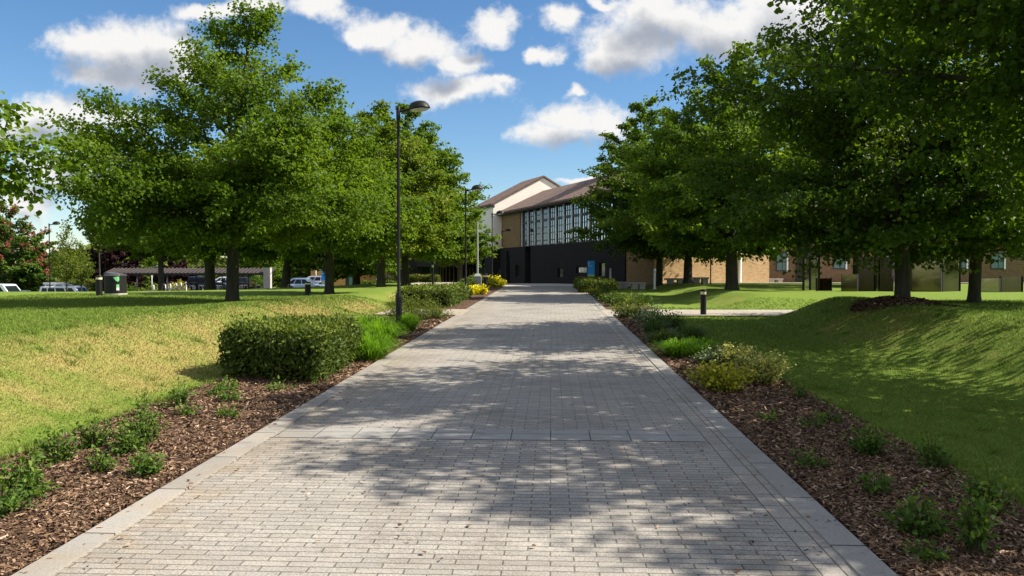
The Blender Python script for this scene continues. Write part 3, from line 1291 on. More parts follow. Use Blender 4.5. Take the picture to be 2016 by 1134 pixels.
# left row
p = at_depth(457, 21)
make_tree('lime_tree', 'tall lime tree with a forked top and straight dark trunk, nearest on the left lawn', p, 8.0, 1.85,
          env(4.2, (.42, .82, 1, 1, .88, .68, .5, .36, .24, .1)), .155, 78, 14, 100000, .083, 'lime', 101, leaders=((.6, .1, 1.0, 4.2), (-.35, -.2, .95, 4.0)), group=GRP_L)
p = at_depth(648, 30)
make_tree('lime_tree', 'lime tree with low drooping leaves behind the squat bollard and beside the silver cars', p, 6.9, 1.7,
          env(3.2), .16, 56, 13, 48000, .105, 'lime', 102, group=GRP_L)
p = at_depth(750, 39.4)
make_tree('lime_tree', 'yellowish lime tree whose trunk stands in front of the yellow shrubs', p, 9.0, 1.8,
          env(3.4), .2, 64, 13, 64000, .125, 'lime_yellow', 103, group=GRP_L)
p = at_depth(798, 46)
make_tree('lime_tree', 'broad bright green lime tree with its trunk close beside the tall lamp post', p, 10.5, 1.9,
          env(4.5), .22, 84, 14, 84000, .14, 'lime', 104, group=GRP_L)
p = at_depth(700, 53)
make_tree('lime_tree', 'lime tree with a pale lit trunk in front of the orange brick building', p, 8.5, 1.9,
          env(3.6), .3, 40, 10, 18000, .2, 'lime', 105, group=GRP_L)
p = W(-195, 11.2, 0)
p.z = gz(p.x, p.y)
make_tree('lime_tree', 'lime tree at the picture edge of which only leafy branch ends hang into view', p, 3.95, 2.1,
          [1.2, 1.75, 2.0, 1.85, 1.5, 1.15, 1.0, .8, .3], .12, 26, 10, 6500, .10, 'lime', 106, group=GRP_L)
# small tree nearer the building, left of the walk
p = at_depth(905, 57)
make_tree('lime_tree', 'low spreading green tree in front of the building entrance behind the second lamp', p, 5.6, 1.6,
          env(2.5, BROAD), .13, 36, 10, 14000, .17, 'lime', 107, group=GRP_L)

# right side
p = at_depth(1777, 16.9)
make_tree('lime_tree', 'large dark lime tree in a ring of bark mulch on the right-hand lawn', p, 9.8, 1.3,
          env(4.3, (.55, .92, 1, .98, .88, .74, .62, .5, .34, .1)), .145, 88, 14, 80000, .092, 'lime_dark', 201, group=GRP_R, rz=.4, thin=(1.2, .6))
p = at_depth(1441, 32.8)
make_tree('lime_tree', 'tall lime tree with yellow-green top behind the right bollard', p, 9.9, 1.7,
          env(4.1), .24, 76, 14, 80000, .125, 'lime', 202, group=GRP_R)
p = at_depth(1354, 43.4)
make_tree('lime_tree', 'wide dark lime tree in front of the sunlit brick end wall, nearest the black wall', p, 9.6, 1.7,
          env(5.3, BROAD), .23, 84, 14, 84000, .14, 'lime_dark', 203, group=GRP_R, thin=(1.0, .22))
p = at_depth(1918, 18.9)
make_tree('lime_tree', 'dark lime tree standing right behind the mulch ringed one', p, 9.2, 1.2,
          env(4.0), .13, 60, 12, 36000, .105, 'lime_dark', 204, group=GRP_R)
p = at_depth(1478, 54.5)
make_tree('lime_tree', 'lime tree with a trunk beside the white entrance columns', p, 9.2, 2.6,
          env(3.6), .3, 40, 10, 18000, .19, 'lime_dark', 205, group=GRP_R)
p = at_depth(1297, 45)
make_tree('lime_tree', 'slim dark lime tree beside the pale post and concrete benches', p, 8.2, 2.2,
          env(2.8), .2, 36, 10, 16000, .17, 'lime_dark', 206, group=GRP_R)
p = at_depth(1268, 62)
make_tree('tall_tree', 'tall airy tree rising above the limes beside the building roof', p, 14.6, 3,
          env(3.2, (.5, .7, .8, .85, .95, 1, 1, .85, .6, .25)), .3, 50, 11, 26000, .2, 'lime', 207)
p = Vector((7.3, 9.4, gz(7.3, 9.4)))
make_tree('lime_tree', 'lime tree of which only leafy boughs show in the top right corner', p, 8.7, 2.4,
          env(4.0), .17, 66, 14, 58000, .095, 'lime_dark', 208, group=GRP_R, rz=1.1, thin=(1.0, .35))
p = Vector((9.2, 6.0, gz(9.2, 6.0)))
make_tree('lime_tree', 'lime tree just outside the picture whose boughs shade the near right bed', p, 8.2, 2.6,
          env(2.9), .17, 46, 11, 24000, .10, 'lime_dark', 210, group=GRP_R, rz=2.1)
p = at_depth(1690, 40)
make_tree('lime_tree', 'lime tree behind the mirror panels, mostly hidden by the mulch ringed lime', p, 9.5, 2.1,
          env(4.5), .25, 40, 10, 18000, .19, 'lime', 209, group=GRP_R)

# mulch ring
p = at_depth(1777, 16.9)
mb = MB()
ring = []
for r, z in ((.0, .10), (.3, .10), (.62, .055), (.85, .01), (.98, -.05)):
    ring.append((r, z))
nseg = 28
vs_, fs_ = [], []
for ri, (r, z) in enumerate(ring):
    for k in range(nseg):
        a = 2 * pi * k / nseg
        rr = r * (1 + .08 * math.sin(3 * a + 1) + .05 * math.sin(7 * a))
        x, y = rr * math.cos(a), rr * math.sin(a)
        vs_.append((x, y, gz(p.x + x, p.y + y) - p.z + z))
for ri in range(len(ring) - 1):
    for k in range(nseg):
        k2 = (k + 1) % nseg
        fs_.append((ri * nseg + k, (ri + 1) * nseg + k, (ri + 1) * nseg + k2, ri * nseg + k2))
mb.add(vs_, fs_, 0, True)
tag(mb.build('ground_mulch_ring', M['mulch'], None, p), kind='structure')
n = 4200
rr = np.sqrt(RNG.random(n)) * 1.02
aa = RNG.uniform(0, 2 * pi, n)
X, Y = p.x + rr * np.cos(aa), p.y + rr * np.sin(aa)
Z = G(X, Y) + np.interp(rr, [0, .3, .62, .85, 1.1], [.11, .11, .065, .025, .01]) + RNG.uniform(0, .02, n)
az = RNG.uniform(0, 2 * pi, n)
quad_scatter('bark_mulch_chips', np.stack([X, Y, Z], 1), np.stack([np.cos(az), np.sin(az), RNG.normal(0, .3, n)], 1),
             norm(RNG.normal(0, .4, (n, 3)) + np.array([0, 0, 1.])), RNG.uniform(.05, .13, n), RNG.uniform(.02, .045, n), M['chip'], RNG.beta(1.5, 2.4, n))

# ---- far trees on the left
GRP_F = 'trees beyond the car park'
p = at_depth(14, 82)
make_tree('chestnut_tree', 'red flowering chestnut tree behind the long clipped hedge', p, 10.5, 1.0,
          env(4.6, BROAD), .3, 46, 11, 20000, .26, 'chestnut', 301, flowers=('red_flower', 330), group=GRP_F)
p = at_depth(66, 96)
make_tree('green_tree', 'light green tree between the chestnut and the pale lamp column', p, 7.6, .8,
          env(2.6, BROAD), .2, 34, 10, 11000, .26, 'lime', 302, group=GRP_F)
UPR = (.35, .7, .95, 1, .9, .72, .5, .35, .2, .06)
p = at_depth(132, 52)
make_tree('young_tree', 'slender young tree with upswept twigs beside the black lamp post', p, 5.5, 1.7,
          env(1.05, UPR), .06, 24, 7, 2400, .11, 'far_green', 303, steep=(48, 80), droop=-.1, sec_len=.4, group='young trees by the car park')
p = at_depth(160, 66)
make_tree('young_tree', 'shorter young tree with a drooping crown behind the minibus', p, 4.9, 1.5,
          env(.85, UPR), .06, 22, 7, 2000, .12, 'far_green', 304, steep=(40, 75), droop=-.05, sec_len=.4, group='young trees by the car park')
p = at_depth(196, 88)
make_tree('young_tree', 'pale young tree rising thin above the dark copper beech', p, 11.2, 6,
          env(1.3, UPR), .12, 26, 7, 4200, .2, 'far_green', 305, steep=(48, 80), droop=-.1, group='young trees by the car park')
p = at_depth(222, 96)
make_tree('copper_beech', 'dark purple copper beech behind the bin and bike shelter', p, 9.6, .6,
          env(3.4, BROAD), .3, 48, 11, 20000, .24, 'copper', 306, group=GRP_F)
p = at_depth(413, 58)
make_tree('old_tree', 'old tree with a thick forked trunk in front of the parked dark SUV', p, 11.5, 3.7,
          env(6.0, BROAD), .42, 64, 12, 44000, .2, 'lime', 307, leaders=((1.6, 0, 1, 2.6), (-1.9, .3, .95, 2.4), (.3, .8, .9, 2.8)), group=GRP_F)
p = at_depth(562, 56)
make_tree('old_tree', 'tree with a leaning dark trunk left of the pale blue hatchback', p, 9.4, 3.3,
          env(4.8, BROAD), .36, 54, 11, 34000, .2, 'lime', 308, leaders=((.8, 0, 1, 1.0),), group=GRP_F)
p = at_depth(318, 74)
make_tree('old_tree', 'dark tree left of the forked one, spreading above the bike shelter roof', p, 11.5, 3.8,
          env(4.6, BROAD), .3, 52, 11, 28000, .22, 'lime', 309, group=GRP_F)
p = at_depth(345, 108)
make_tree('copper_tree', 'reddish tree seen under the boughs beyond the car park', p, 5.5, .5,
          env(2.8, BROAD), .2, 34, 10, 9000, .26, 'copper', 310, group=GRP_F)
GREENS = [
    (295, 112, 7.0, 3.4, 'lime', 'light green bush-like tree beyond the left end of the shelter'),
    (470, 118, 9.5, 5.0, 'far_green', 'round green tree beyond the middle of the car park'),
    (530, 112, 7.5, 4.0, 'lime', 'bright green tree just right of the white shelter pillar'),
    (590, 116, 8.0, 4.2, 'lime_yellow', 'pale green tree behind the roofs of the silver cars'),
    (865, 92, 7.5, 5.0, 'far_green', 'dense green tree beside the building entrance canopy'),
    (820, 84, 5.5, 3.4, 'far_green', 'low green tree behind the clipped low hedge'),
    (245, 128, 9.0, 4.4, 'far_green', 'green tree behind the copper beech'),
    (390, 126, 9.5, 4.6, 'far_green', 'tall green tree behind the dark SUV'),
]
proto = {}
for i, (px, d, H, r, m, lab) in enumerate(GREENS):
    p = at_depth(px, d)
    if m not in proto:
        proto[m] = make_tree('background_tree', lab, p, 8.0, .5, env(4.2, BROAD), .22, 44, 10, 12000, .27, m, 330 + i, group=GRP_F)
        proto[m].scale = (r / 4.2, r / 4.2, H / 8)
    else:
        copy_thing(proto[m], p, i * 1.3, (r / 4.2, r / 4.2, H / 8), lab, GRP_F)

# far wood that closes the horizon
n = 42000
ang = RNG.uniform(-1.5, 1.5, n)
dist = RNG.uniform(240, 300, n)
hmax = 7 + 3.5 * np.sin(ang * 23) + 2.5 * np.sin(ang * 57 + 1) + 1.5 * np.sin(ang * 131)
hz = RNG.random(n) ** .8 * hmax - 1.5
P_ = np.stack([np.sin(ang) * dist, np.cos(ang) * dist, hz], 1)
o = leaf_object('far_wood', P_, norm(RNG.normal(0, 1, (n, 3))), norm(RNG.normal(0, 1, (n, 3)) + np.array([0, -.6, .6])),
                RNG.uniform(1.2, 2.6, n), RNG.uniform(1.0, 2.2, n), RNG.random(n), M['far_green'])
tag(o, kind='stuff')

# ------------------------------------------------------------------ hedges and shrubs
def hedge(name, label, poly, h, nleaf, leaf, mat, seed, group=None, rough=.05, cat='hedge', z=None, round_top=.12):
    """clipped hedge over a world xy quad, built about its own centre"""
    rg = np.random.default_rng(seed)
    poly = np.array([(p[0], p[1]) for p in poly])
    c = poly.mean(0)
    zz = gz(*c) if z is None else z
    loc = Vector((c[0], c[1], zz))
    q = poly - c
    n = len(q)
    # surface samples: sides then top
    lens = np.linalg.norm(np.roll(q, -1, 0) - q, axis=1)
    per = lens.sum()
    area = .5 * abs(sum(q[i][0] * q[(i + 1) % n][1] - q[(i + 1) % n][0] * q[i][1] for i in range(n)))
    ns = int(nleaf * per * h / (per * h + area))
    nt_ = nleaf - ns
    s = rg.random(ns) * per
    cum = np.concatenate([[0], np.cumsum(lens)])
    k = np.clip(np.searchsorted(cum, s) - 1, 0, n - 1)
    f = (s - cum[k]) / lens[k]
    A = q[k]
    B = q[(k + 1) % n]
    xy = A + (B - A) * f[:, None]
    e = (B - A) / lens[k][:, None]
    outn = np.stack([e[:, 1], -e[:, 0], 0 * e[:, 0]], 1)
    sgn = np.sign((outn[:, :2] * xy).sum(1))
    outn *= sgn[:, None]
    zt = rg.random(ns) ** .72 * h
    # top and corners slightly rounded, foot drawn in
    inset = np.where(zt > h * .82, (zt - h * .82) / (h * .18), 0) ** 2 * round_top + np.where(zt < h * .2, (1 - zt / (h * .2)) * .10, 0)
    P1 = np.concatenate([xy, zt[:, None]], 1) - outn * inset[:, None]
    # top
    u, v = rg.random(nt_), rg.random(nt_)
    T = (q[0] * ((1 - u) * (1 - v))[:, None] + q[1] * (u * (1 - v))[:, None] + q[2 % n] * (u * v)[:, None] + q[3 % n] * ((1 - u) * v)[:, None]) * .97
    lump = .035 * np.sin(T[:, 0] * 4) * np.sin(T[:, 1] * 3.3)
    P2 = np.concatenate([T, (h + lump + rg.normal(0, .015, nt_))[:, None]], 1)
    N1 = norm(outn + rg.normal(0, .55, (ns, 3)) + np.array([0, 0, .35]))
    N2 = norm(np.array([0, 0, 1.]) + rg.normal(0, .55, (nt_, 3)))
    P = np.concatenate([P1, P2]) + rg.normal(0, rough, (nleaf, 3))
    lumps = .05 * np.sin(P[:, 0] * 5 + P[:, 2] * 3) * np.sin(P[:, 1] * 4.3 + 1)
    N = np.concatenate([N1, N2])
    P += N * (lumps * (h / .7) * .6)[:, None]
    A_ = norm(rg.normal(0, 1, (nleaf, 3)) + np.array([0, 0, .5]))
    sh_ = rg.random(nleaf) < .06
    P[sh_] += N[sh_] * (rg.random(sh_.sum()) * h * .12)[:, None]
    A_[sh_] = norm(N[sh_] + rg.normal(0, .4, (sh_.sum(), 3)))
    Ln = leaf * rg.uniform(.7, 1.3, nleaf)
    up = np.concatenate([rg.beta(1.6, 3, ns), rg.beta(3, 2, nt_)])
    vl, ql = leaf_verts(P, A_, N, Ln, Ln * .5)
    # woody core that keeps light out
    core = MB()
    qi = q * .90
    core.solid([(a[0], a[1], .02) for a in qi * .9], [(a[0], a[1], h * .93) for a in qi])
    cv = np.array(core.v)
    me_v = np.concatenate([vl, cv])
    o = bpy.data.objects.new(name, bpy.data.meshes.new(name))
    me = o.data
    off_ = len(vl)
    faces_q = [tuple(i + off_ for i in f_) for f_ in core.f]
    nq = len(ql) // 4
    loops = np.concatenate([ql] + [np.array(f_) for f_ in faces_q])
    starts = list(np.arange(0, nq * 4, 4))
    cur = nq * 4
    for f_ in faces_q:
        starts.append(cur)
        cur += len(f_)
    me.vertices.add(len(me_v))
    me.vertices.foreach_set('co', me_v.astype(np.float32).ravel())
    me.loops.add(len(loops))
    me.loops.foreach_set('vertex_index', loops.astype(np.int32))
    me.polygons.add(len(starts))
    me.polygons.foreach_set('loop_start', np.array(starts, dtype=np.int32))
    me.materials.append(M[mat])
    me.materials.append(M['stem_dark'])
    me.polygons.foreach_set('material_index', np.array([0] * nq + [1] * len(faces_q), dtype=np.int32))
    at_ = me.attributes.new('tint', 'FLOAT', 'POINT')
    at_.data.foreach_set('value', np.concatenate([np.repeat(up, 6), np.zeros(len(cv))]).astype(np.float32))
    me.update(calc_edges=True)
    me.validate()
    COL.objects.link(o)
    o.location = loc
    return tag(o, label, cat, group)


M['stem_dark'] = simple('hedge_twigs', (.012, .013, .007), .95, .1, 0, .3, 20, .8, 60, .02)


def bush(name, label, loc, h, r, nstem, nleaf, leaf, mat, seed, group=None, cat='plant', shape='dome', wl_=.5, sprig=0, parts=True, stemm='stem'):
    rg = np.random.default_rng(seed)
    root = empty(name, loc, 0, label, cat, group) if parts else None
    st = MB()
    P, A = [], []
    per = max(3, nleaf // nstem)
    for i in range(nstem):
        az = rg.uniform(0, 2 * pi)
        k = math.sqrt(rg.random())
        hh = h * (1 - .45 * k * k) * rg.uniform(.7, 1.08)
        if sprig and i < sprig:
            hh = h * rg.uniform(1.05, 1.35)
            k *= .5
        end = np.array([math.cos(az) * r * k, math.sin(az) * r * k, hh])
        base = np.array([math.cos(az) * r * .12, math.sin(az) * r * .12, -.02])
        mid = base * .5 + end * .5 + np.array([0, 0, .1 * hh]) - np.array([end[0], end[1], 0]) * .15
        s = np.linspace(0, 1, 5)[:, None]
        cur = (1 - s) ** 2 * base + 2 * s * (1 - s) * mid + s ** 2 * end
        st.tube(cur, [.006, .005, .004, .003, .002] if h > .2 else .002, 4, cap=False)
        q = rg.uniform(.3, 1.03, per)[:, None]
        lp = (1 - q) ** 2 * base + 2 * q * (1 - q) * mid + q ** 2 * end
        P.append(lp + rg.normal(0, .10 * r + .012, (per, 3)) * np.array([1, 1, .7]))
        A.append(np.tile([math.cos(az), math.sin(az), .2], (per, 1)))
    P = np.concatenate(P)
    P[:, 2] = np.maximum(P[:, 2], .015)
    n = len(P)
    A = norm(np.concatenate(A) * .6 + rg.normal(0, .7, (n, 3)))
    N = norm(rg.normal(0, .5, (n, 3)) + np.array([0, 0, 1.]))
    Ln = leaf * rg.uniform(.6, 1.3, n)
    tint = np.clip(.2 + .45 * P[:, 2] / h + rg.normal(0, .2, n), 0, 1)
    if parts:
        st.build('stems', M[stemm], root)
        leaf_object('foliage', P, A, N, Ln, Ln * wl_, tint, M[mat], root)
        return root
    o = leaf_object(name, P, A, N, Ln, Ln * wl_, tint, M[mat])
    o.location = loc
    return tag(o, label, cat, group)


def tuft(name, label, loc, h, r, nblade, mat, seed, group=None, w=.007, cat='plant'):
    rg = np.random.default_rng(seed)
    n = nblade
    az = rg.uniform(0, 2 * pi, n)
    k = rg.random(n) ** .6
    hh = h * rg.uniform(.6, 1.1, n) * (1 - .3 * k)
    out = np.stack([np.cos(az), np.sin(az), 0 * az], 1)
    base = out * (r * .35 * rg.random(n))[:, None]
    base[:, 2] = -.02
    side = np.stack([-np.sin(az), np.cos(az), 0 * az], 1) * (w * rg.uniform(.6, 1.2, n))[:, None]
    reach = (r * k * rg.uniform(.7, 1.1, n))[:, None]
    m1 = base + out * reach * .3 + np.array([0, 0, 1.]) * (hh * .65)[:, None]
    m2 = base + out * reach * .7 + np.array([0, 0, 1.]) * hh[:, None]
    tp = base + out * reach * 1.05 + np.array([0, 0, 1.]) * (hh * rg.uniform(.6, 1.1, n))[:, None]
    v = np.stack([base - side, base + side, m1 - side, m1 + side, m2 - side * .7, m2 + side * .7, tp - side * .1, tp + side * .1], 1).reshape(-1, 3)
    b = (np.arange(n) * 8)[:, None]
    q = np.concatenate([b + np.array([[0, 1, 3, 2]]), b + np.array([[2, 3, 5, 4]]), b + np.array([[4, 5, 7, 6]])], 1).ravel()
    o = np_mesh(name, v, 4, q, M[mat], None, {'tint': np.repeat(np.clip(rg.normal(.5, .22, n), 0, 1), 8)}, None, True, loc)
    return tag(o, label, cat, group)


# main clipped hedge left of the walk
zh = float(zp(10.5)) - .01
hx0, hx1 = -4.55, -3.02
hedge('clipped_hedge', 'dense clipped block hedge in the left bed, nearest and largest hedge', [(-4.45, 10.7), (-2.98, 10.1), (-3.05, 12.5), (-4.35, 12.9)], .63, 20000, .06,
      'hedge', 41, rough=.045, z=zh, round_top=.18)
# grasses and perennials past it
GT = 'bright green grass clumps in the left bed'
for i, (px, py, h, r, m, lab) in enumerate([
    (728, 712, .5, .55, 'sedge', 'vivid lime green grass clump touching the big hedge'),
    (690, 690, .5, .5, 'sedge', 'lime green grass clump tucked behind the hedge corner'),
    (752, 682, .55, .5, 'sedge', 'darker grass clump at the foot of the tall lamp post'),
    (722, 668, .5, .5, 'sedge', 'grass clump between the lamp post and the lawn bank'),
    (800, 655, .45, .45, 'sedge', 'grass clump just right of the tall lamp base'),
]):
    p, d = on_ground(px, py)
    tuft('ornamental_grass', lab, p, h, r, 900, m, 50 + i, GT)
for i, (px, py, h, r, lab) in enumerate([
    (806, 634, .5, .55, 'feathery green perennial behind the grass clumps by the lamp'),
    (832, 632, .5, .55, 'upright green perennial midway between lamp and side path'),
    (858, 630, .42, .5, 'low green perennial at the side path corner on the left'),
    (783, 632, .5, .5, 'green perennial directly behind the tall lamp post'),
]):
    p, d = on_ground(px, py)
    bush('perennial', lab, p, h, r, 40, 1000, .06, 'perennial', 60 + i, 'perennials left of the walk', sprig=10, wl_=.3)

HG = 'clipped hedges along the walk'
hedge('clipped_hedge', 'dark rounded clipped hedge just beyond the left side path', [(-5.1, 26.4), (-3.35, 26.4), (-3.3, 32), (-4.9, 32)], .56, 9000, .09, 'hedge', 42, HG, rough=.05, round_top=.3)
bush('shrub', 'olive green shrub at the foot of the second lamp post', on_ground(900, 592)[0], .6, .6, 36, 900, .08, 'perennial', 70, wl_=.5)
bush('shrub', 'loose green shrub between the dark clipped hedge and the yellow shrubs', at_depth(893, 33.5), .55, .6, 36, 900, .08, 'perennial', 71, wl_=.5)
p = at_depth(833, 60)
hedge('clipped_hedge', 'low flat clipped hedge on the far left lawn', [(p.x - 1.1, p.y), (p.x + 1.1, p.y), (p.x + 1.1, p.y + 1), (p.x - 1.1, p.y + 1)], .55, 2600, .12, 'box', 43, rough=.05)
YG = 'yellow shrubs left of the walk'
for i, (px, py, d, r, h, lab) in enumerate([
    (893, 582, 36.5, .42, .44, 'yellow shrub left of the second lamp post, first of its row'),
    (908, 583, 37.0, .36, .36, 'small yellow shrub hard against the left of the second lamp post'),
    (926, 584, 36.0, .42, .42, 'yellow shrub just right of the second lamp post'),
    (941, 584, 36.5, .48, .44, 'yellow shrub under the grey column, last of the row by the kerb'),
]):
    bush('yellow_shrub', lab, at_depth(px, d), h, r, 30, 900, .10, 'yellow_shrub', 80 + i, YG, wl_=.75)
for i, (px, d, r, h, lab) in enumerate([
    (727, 60, .75, 1.0, 'yellow shrub left of the yellowish lime trunk, outermost of its row'),
    (743, 60, .7, .95, 'yellow shrub directly left of the yellowish lime trunk'),
    (763, 60, .65, .95, 'yellow shrub right of the yellowish lime trunk'),
]):
    bush('yellow_shrub', lab, at_depth(px, d), h, r, 30, 800, .16, 'yellow_shrub', 90 + i, YG, wl_=.75)
p = at_depth(750, 63)
hedge('clipped_hedge', 'green hedge behind the yellow shrubs of the far lawn', [(p.x - 2, p.y), (p.x + 1.6, p.y), (p.x + 1.6, p.y + 1), (p.x - 2, p.y + 1)], 1.25, 2600, .16, 'hedge', 44, rough=.08)
for i, (px, d, r, h, m, lab) in enumerate([
    (918, 41, .5, .62, 'shade_shrub', 'grey green bush left of the grey column'),
    (934, 45, .65, .85, 'perennial', 'tall green bush behind the grey column'),
    (950, 45, .6, .8, 'gold_shrub', 'tawny bush between the grey column and the black bollard'),
    (964, 46, .5, .6, 'gold_shrub', 'golden bush right of the black bollard'),
    (972, 48, .55, .66, 'yellow_shrub', 'large yellow bush at the far end of the left bed'),
    (982, 47, .42, .5, 'yellow_shrub', 'yellow bush at the kerb by the furthest lamp post'),
]):
    bush('shrub', lab, at_depth(px, d), h, r, 34, 900, .12, m, 100 + i, 'shrubs at the far end of the left bed', wl_=.6)

# small rose bushes in the left bed
RL = 'rose bushes in the left bed'
for i, (px, py, h, r, nl, lab) in enumerate([
    (276, 890, .36, .17, 480, 'largest leafy rose bush in the left bed, dense and dark green'),
    (243, 905, .24, .15, 300, 'rose bush leaning against the left of the largest one'),
    (183, 893, .28, .15, 300, 'rose bush near the lawn edge behind the small round one'),
    (108, 920, .26, .16, 280, 'rose bush at the lawn edge in the left bed'),
    (188, 942, .17, .11, 170, 'small round rose bush alone on the bark between larger ones'),
    (279, 948, .20, .14, 300, 'low bright rose bush nearest the kerb in the left bed'),
    (38, 975, .26, .2, 360, 'wide rose bush cut by the left picture edge'),
    (55, 995, .17, .13, 220, 'rose bush in front of the wide one at the left'),
    (8, 1030, .24, .17, 300, 'rose bush half outside the left picture edge, nearest'),
    (352, 808, .26, .14, 200, 'thin straggly rose bush at the bank edge'),
    (366, 826, .14, .14, 130, 'low brownish rose bush beside the straggly one'),
    (428, 785, .16, .15, 170, 'low rose bush just in front of the big hedge shadow'),
    (452, 798, .17, .15, 170, 'low rose bush with tiny white flowers before the hedge'),
    (445, 830, .12, .13, 110, 'flat sparse rose bush out on the bark'),
    (445, 775, .16, .13, 120, 'small rose bush right against the hedge front'),
    (545, 775, .11, .2, 130, 'flat straggling plant at the hedge front foot'),
]):
    p, d = on_ground(px, py)
    p.z += .02
    bush('rose_bush', lab, p, h * .98, r * 1.05, 22, int(nl * 1.0), .042, 'rose', 120 + i, RL, sprig=2, wl_=.55)
p, d = on_ground(278, 830)
bush('tall_shoot', 'tall thin rose shoot standing up behind the largest left rose bush', p, .34, .08, 4, 60, .045, 'rose', 140, RL, wl_=.5)

# right bed
RR = 'rose bushes in the right bed'
for i, (px, py, h, r, nl, lab) in enumerate([
    (1925, 1105, .36, .15, 330, 'upright bright rose bush nearest the camera in the right bed'),
    (1965, 1030, .28, .18, 360, 'leafy rose bush behind the upright one at the right picture edge'),
    (1815, 1070, .22, .17, 380, 'broad rose bush left of the upright one'),
    (1728, 985, .17, .11, 140, 'small yellowish rose bush alone in the right bed'),
    (1705, 905, .22, .2, 420, 'dense dark green rose bush beside the right lawn edge'),
    (1842, 935, .24, .14, 200, 'thin rose bush with a pale shoot on the right lawn edge'),
    (1600, 930, .12, .16, 120, 'low sparse rose bush midway in the right bed'),
    (1635, 842, .14, .10, 90, 'small rose bush at the lawn edge beyond the dense dark one'),
    (1600, 850, .12, .12, 90, 'tiny rose bush left of the lawn edge one'),
    (1520, 835, .10, .14, 80, 'sparse seedling beyond the low rose bush'),
    (1575, 790, .16, .08, 70, 'thin seedling right of the ivory shrub'),
    (1830, 1120, .10, .14, 90, 'flat rose bush at the foot of the broad one'),
]):
    p, d = on_ground(px, py)
    p.z += .02
    bush('rose_bush', lab, p, h * .98, r * 1.05, 22, int(nl * 1.0), .042, 'rose', 150 + i, RR, sprig=2, wl_=.55)
VG = 'variegated shrubs in the right bed'
for i, (px, py, h, r, nl, m, lab) in enumerate([
    (1420, 775, .38, .40, 1500, 'gold_shrub', 'golden yellow shrub in front of the other variegated ones'),
    (1500, 760, .46, .4, 1700, 'variegated', 'grey green variegated shrub rightmost in its cluster'),
    (1447, 725, .36, .34, 1100, 'variegated', 'variegated shrub with yellow tips at the back of its cluster'),
    (1400, 722, .26, .28, 700, 'ivory', 'greyish shrub between the grass clump and the golden one'),
]):
    p, d = on_ground(px, py)
    bush('variegated_shrub', lab, p, h, r, 50, nl, .045, m, 170 + i, VG, wl_=.62)
GR = 'grass clumps in the right bed'
for i, (px, py, h, r, nb, m, lab) in enumerate([
    (1340, 706, .36, .5, 900, 'sedge', 'bright green grass clump nearest in the right bed'),
    (1378, 700, .34, .42, 700, 'sedge', 'grass clump right beside the nearest bright one'),
    (1305, 680, .34, .45, 700, 'shade_shrub', 'dark grass clump behind the bright pair near the kerb'),
    (1355, 672, .34, .5, 700, 'shade_shrub', 'dark grass clump behind the bright pair near the lawn'),
    (1290, 658, .34, .45, 600, 'shade_shrub', 'dark grass clump third back along the right kerb'),
]):
    p, d = on_ground(px, py)
    tuft('ornamental_grass', lab, p, h, r, nb, m, 180 + i, GR)
for i, (px, py, h, r, nl, m, lab) in enumerate([
    (1282, 640, .36, .5, 1100, 'ivory', 'white edged shrub behind the dark grass on the right'),
    (1318, 648, .3, .5, 800, 'shade_shrub', 'dark leafy shrub beside the white edged one'),
    (1232, 628, .45, .5, 900, 'perennial', 'light green perennial at the right side path corner'),
    (1262, 630, .42, .5, 900, 'perennial', 'second light green perennial by the side path corner'),
]):
    p, d = on_ground(px, py)
    bush('shrub', lab, p, h, r, 40, nl, .06, m, 190 + i, 'shrubs before the right side path', sprig=6, wl_=.5)
for i, (px, d, h, r, nl, m, lab) in enumerate([
    (1215, 27.5, .46, .8, 1500, 'shade_shrub', 'wide dark shrub just beyond the right side path'),
    (1245, 28.5, .40, .8, 1300, 'shade_shrub', 'dark shrub on the lawn edge beyond the side path'),
    (1195, 31, .42, .6, 900, 'perennial', 'olive shrub at the kerb behind the wide dark one'),
    (1190, 34, .50, .7, 1000, 'shade_shrub', 'dark shrub before the two clipped hedges'),
    (1170, 35.5, .42, .5, 700, 'gold_shrub', 'yellowish shrub at the kerb before the clipped hedges'),
]):
    bush('shrub', lab, at_depth(px, d), h, r, 44, nl, .08, m, 200 + i, 'shrubs beyond the right side path', wl_=.45)
for (px0, px1, d, h, m, lab, sd_) in [
    (1143, 1212, 38, .52, 'hedge', 'rounded clipped hedge in front of the sign hedge on the right', 45),
    (1136, 1192, 43, .50, 'box', 'yellow green clipped hedge under the blue totem sign', 46)]:
    a, b = at_depth(px0, d), at_depth(px1, d)
    hedge('clipped_hedge', lab, [(a.x, a.y), (b.x, b.y), (b.x, b.y + 1.6), (a.x, a.y + 1.6)], h, 5500, .09, m, sd_, HG, rough=.05, round_top=.22)

# long clipped hedge by the car park
a, b = at_depth(-70, 86), at_depth(112, 86)
hedge('clipped_hedge', 'long tall clipped hedge behind the white van at the far left', [(a.x, a.y), (b.x, b.y), (b.x, b.y + 1.6), (a.x, a.y + 1.6)], 2.35, 9000, .17, 'box', 47, rough=.06, z=-1.8)
a, b = at_depth(113, 87), at_depth(183, 87)
hedge('clipped_hedge', 'clipped hedge behind the minibus, right of the black lamp post', [(a.x, a.y), (b.x, b.y), (b.x, b.y + 1.6), (a.x, a.y + 1.6)], 2.25, 4500, .17, 'box', 48, rough=.06, z=-1.85)

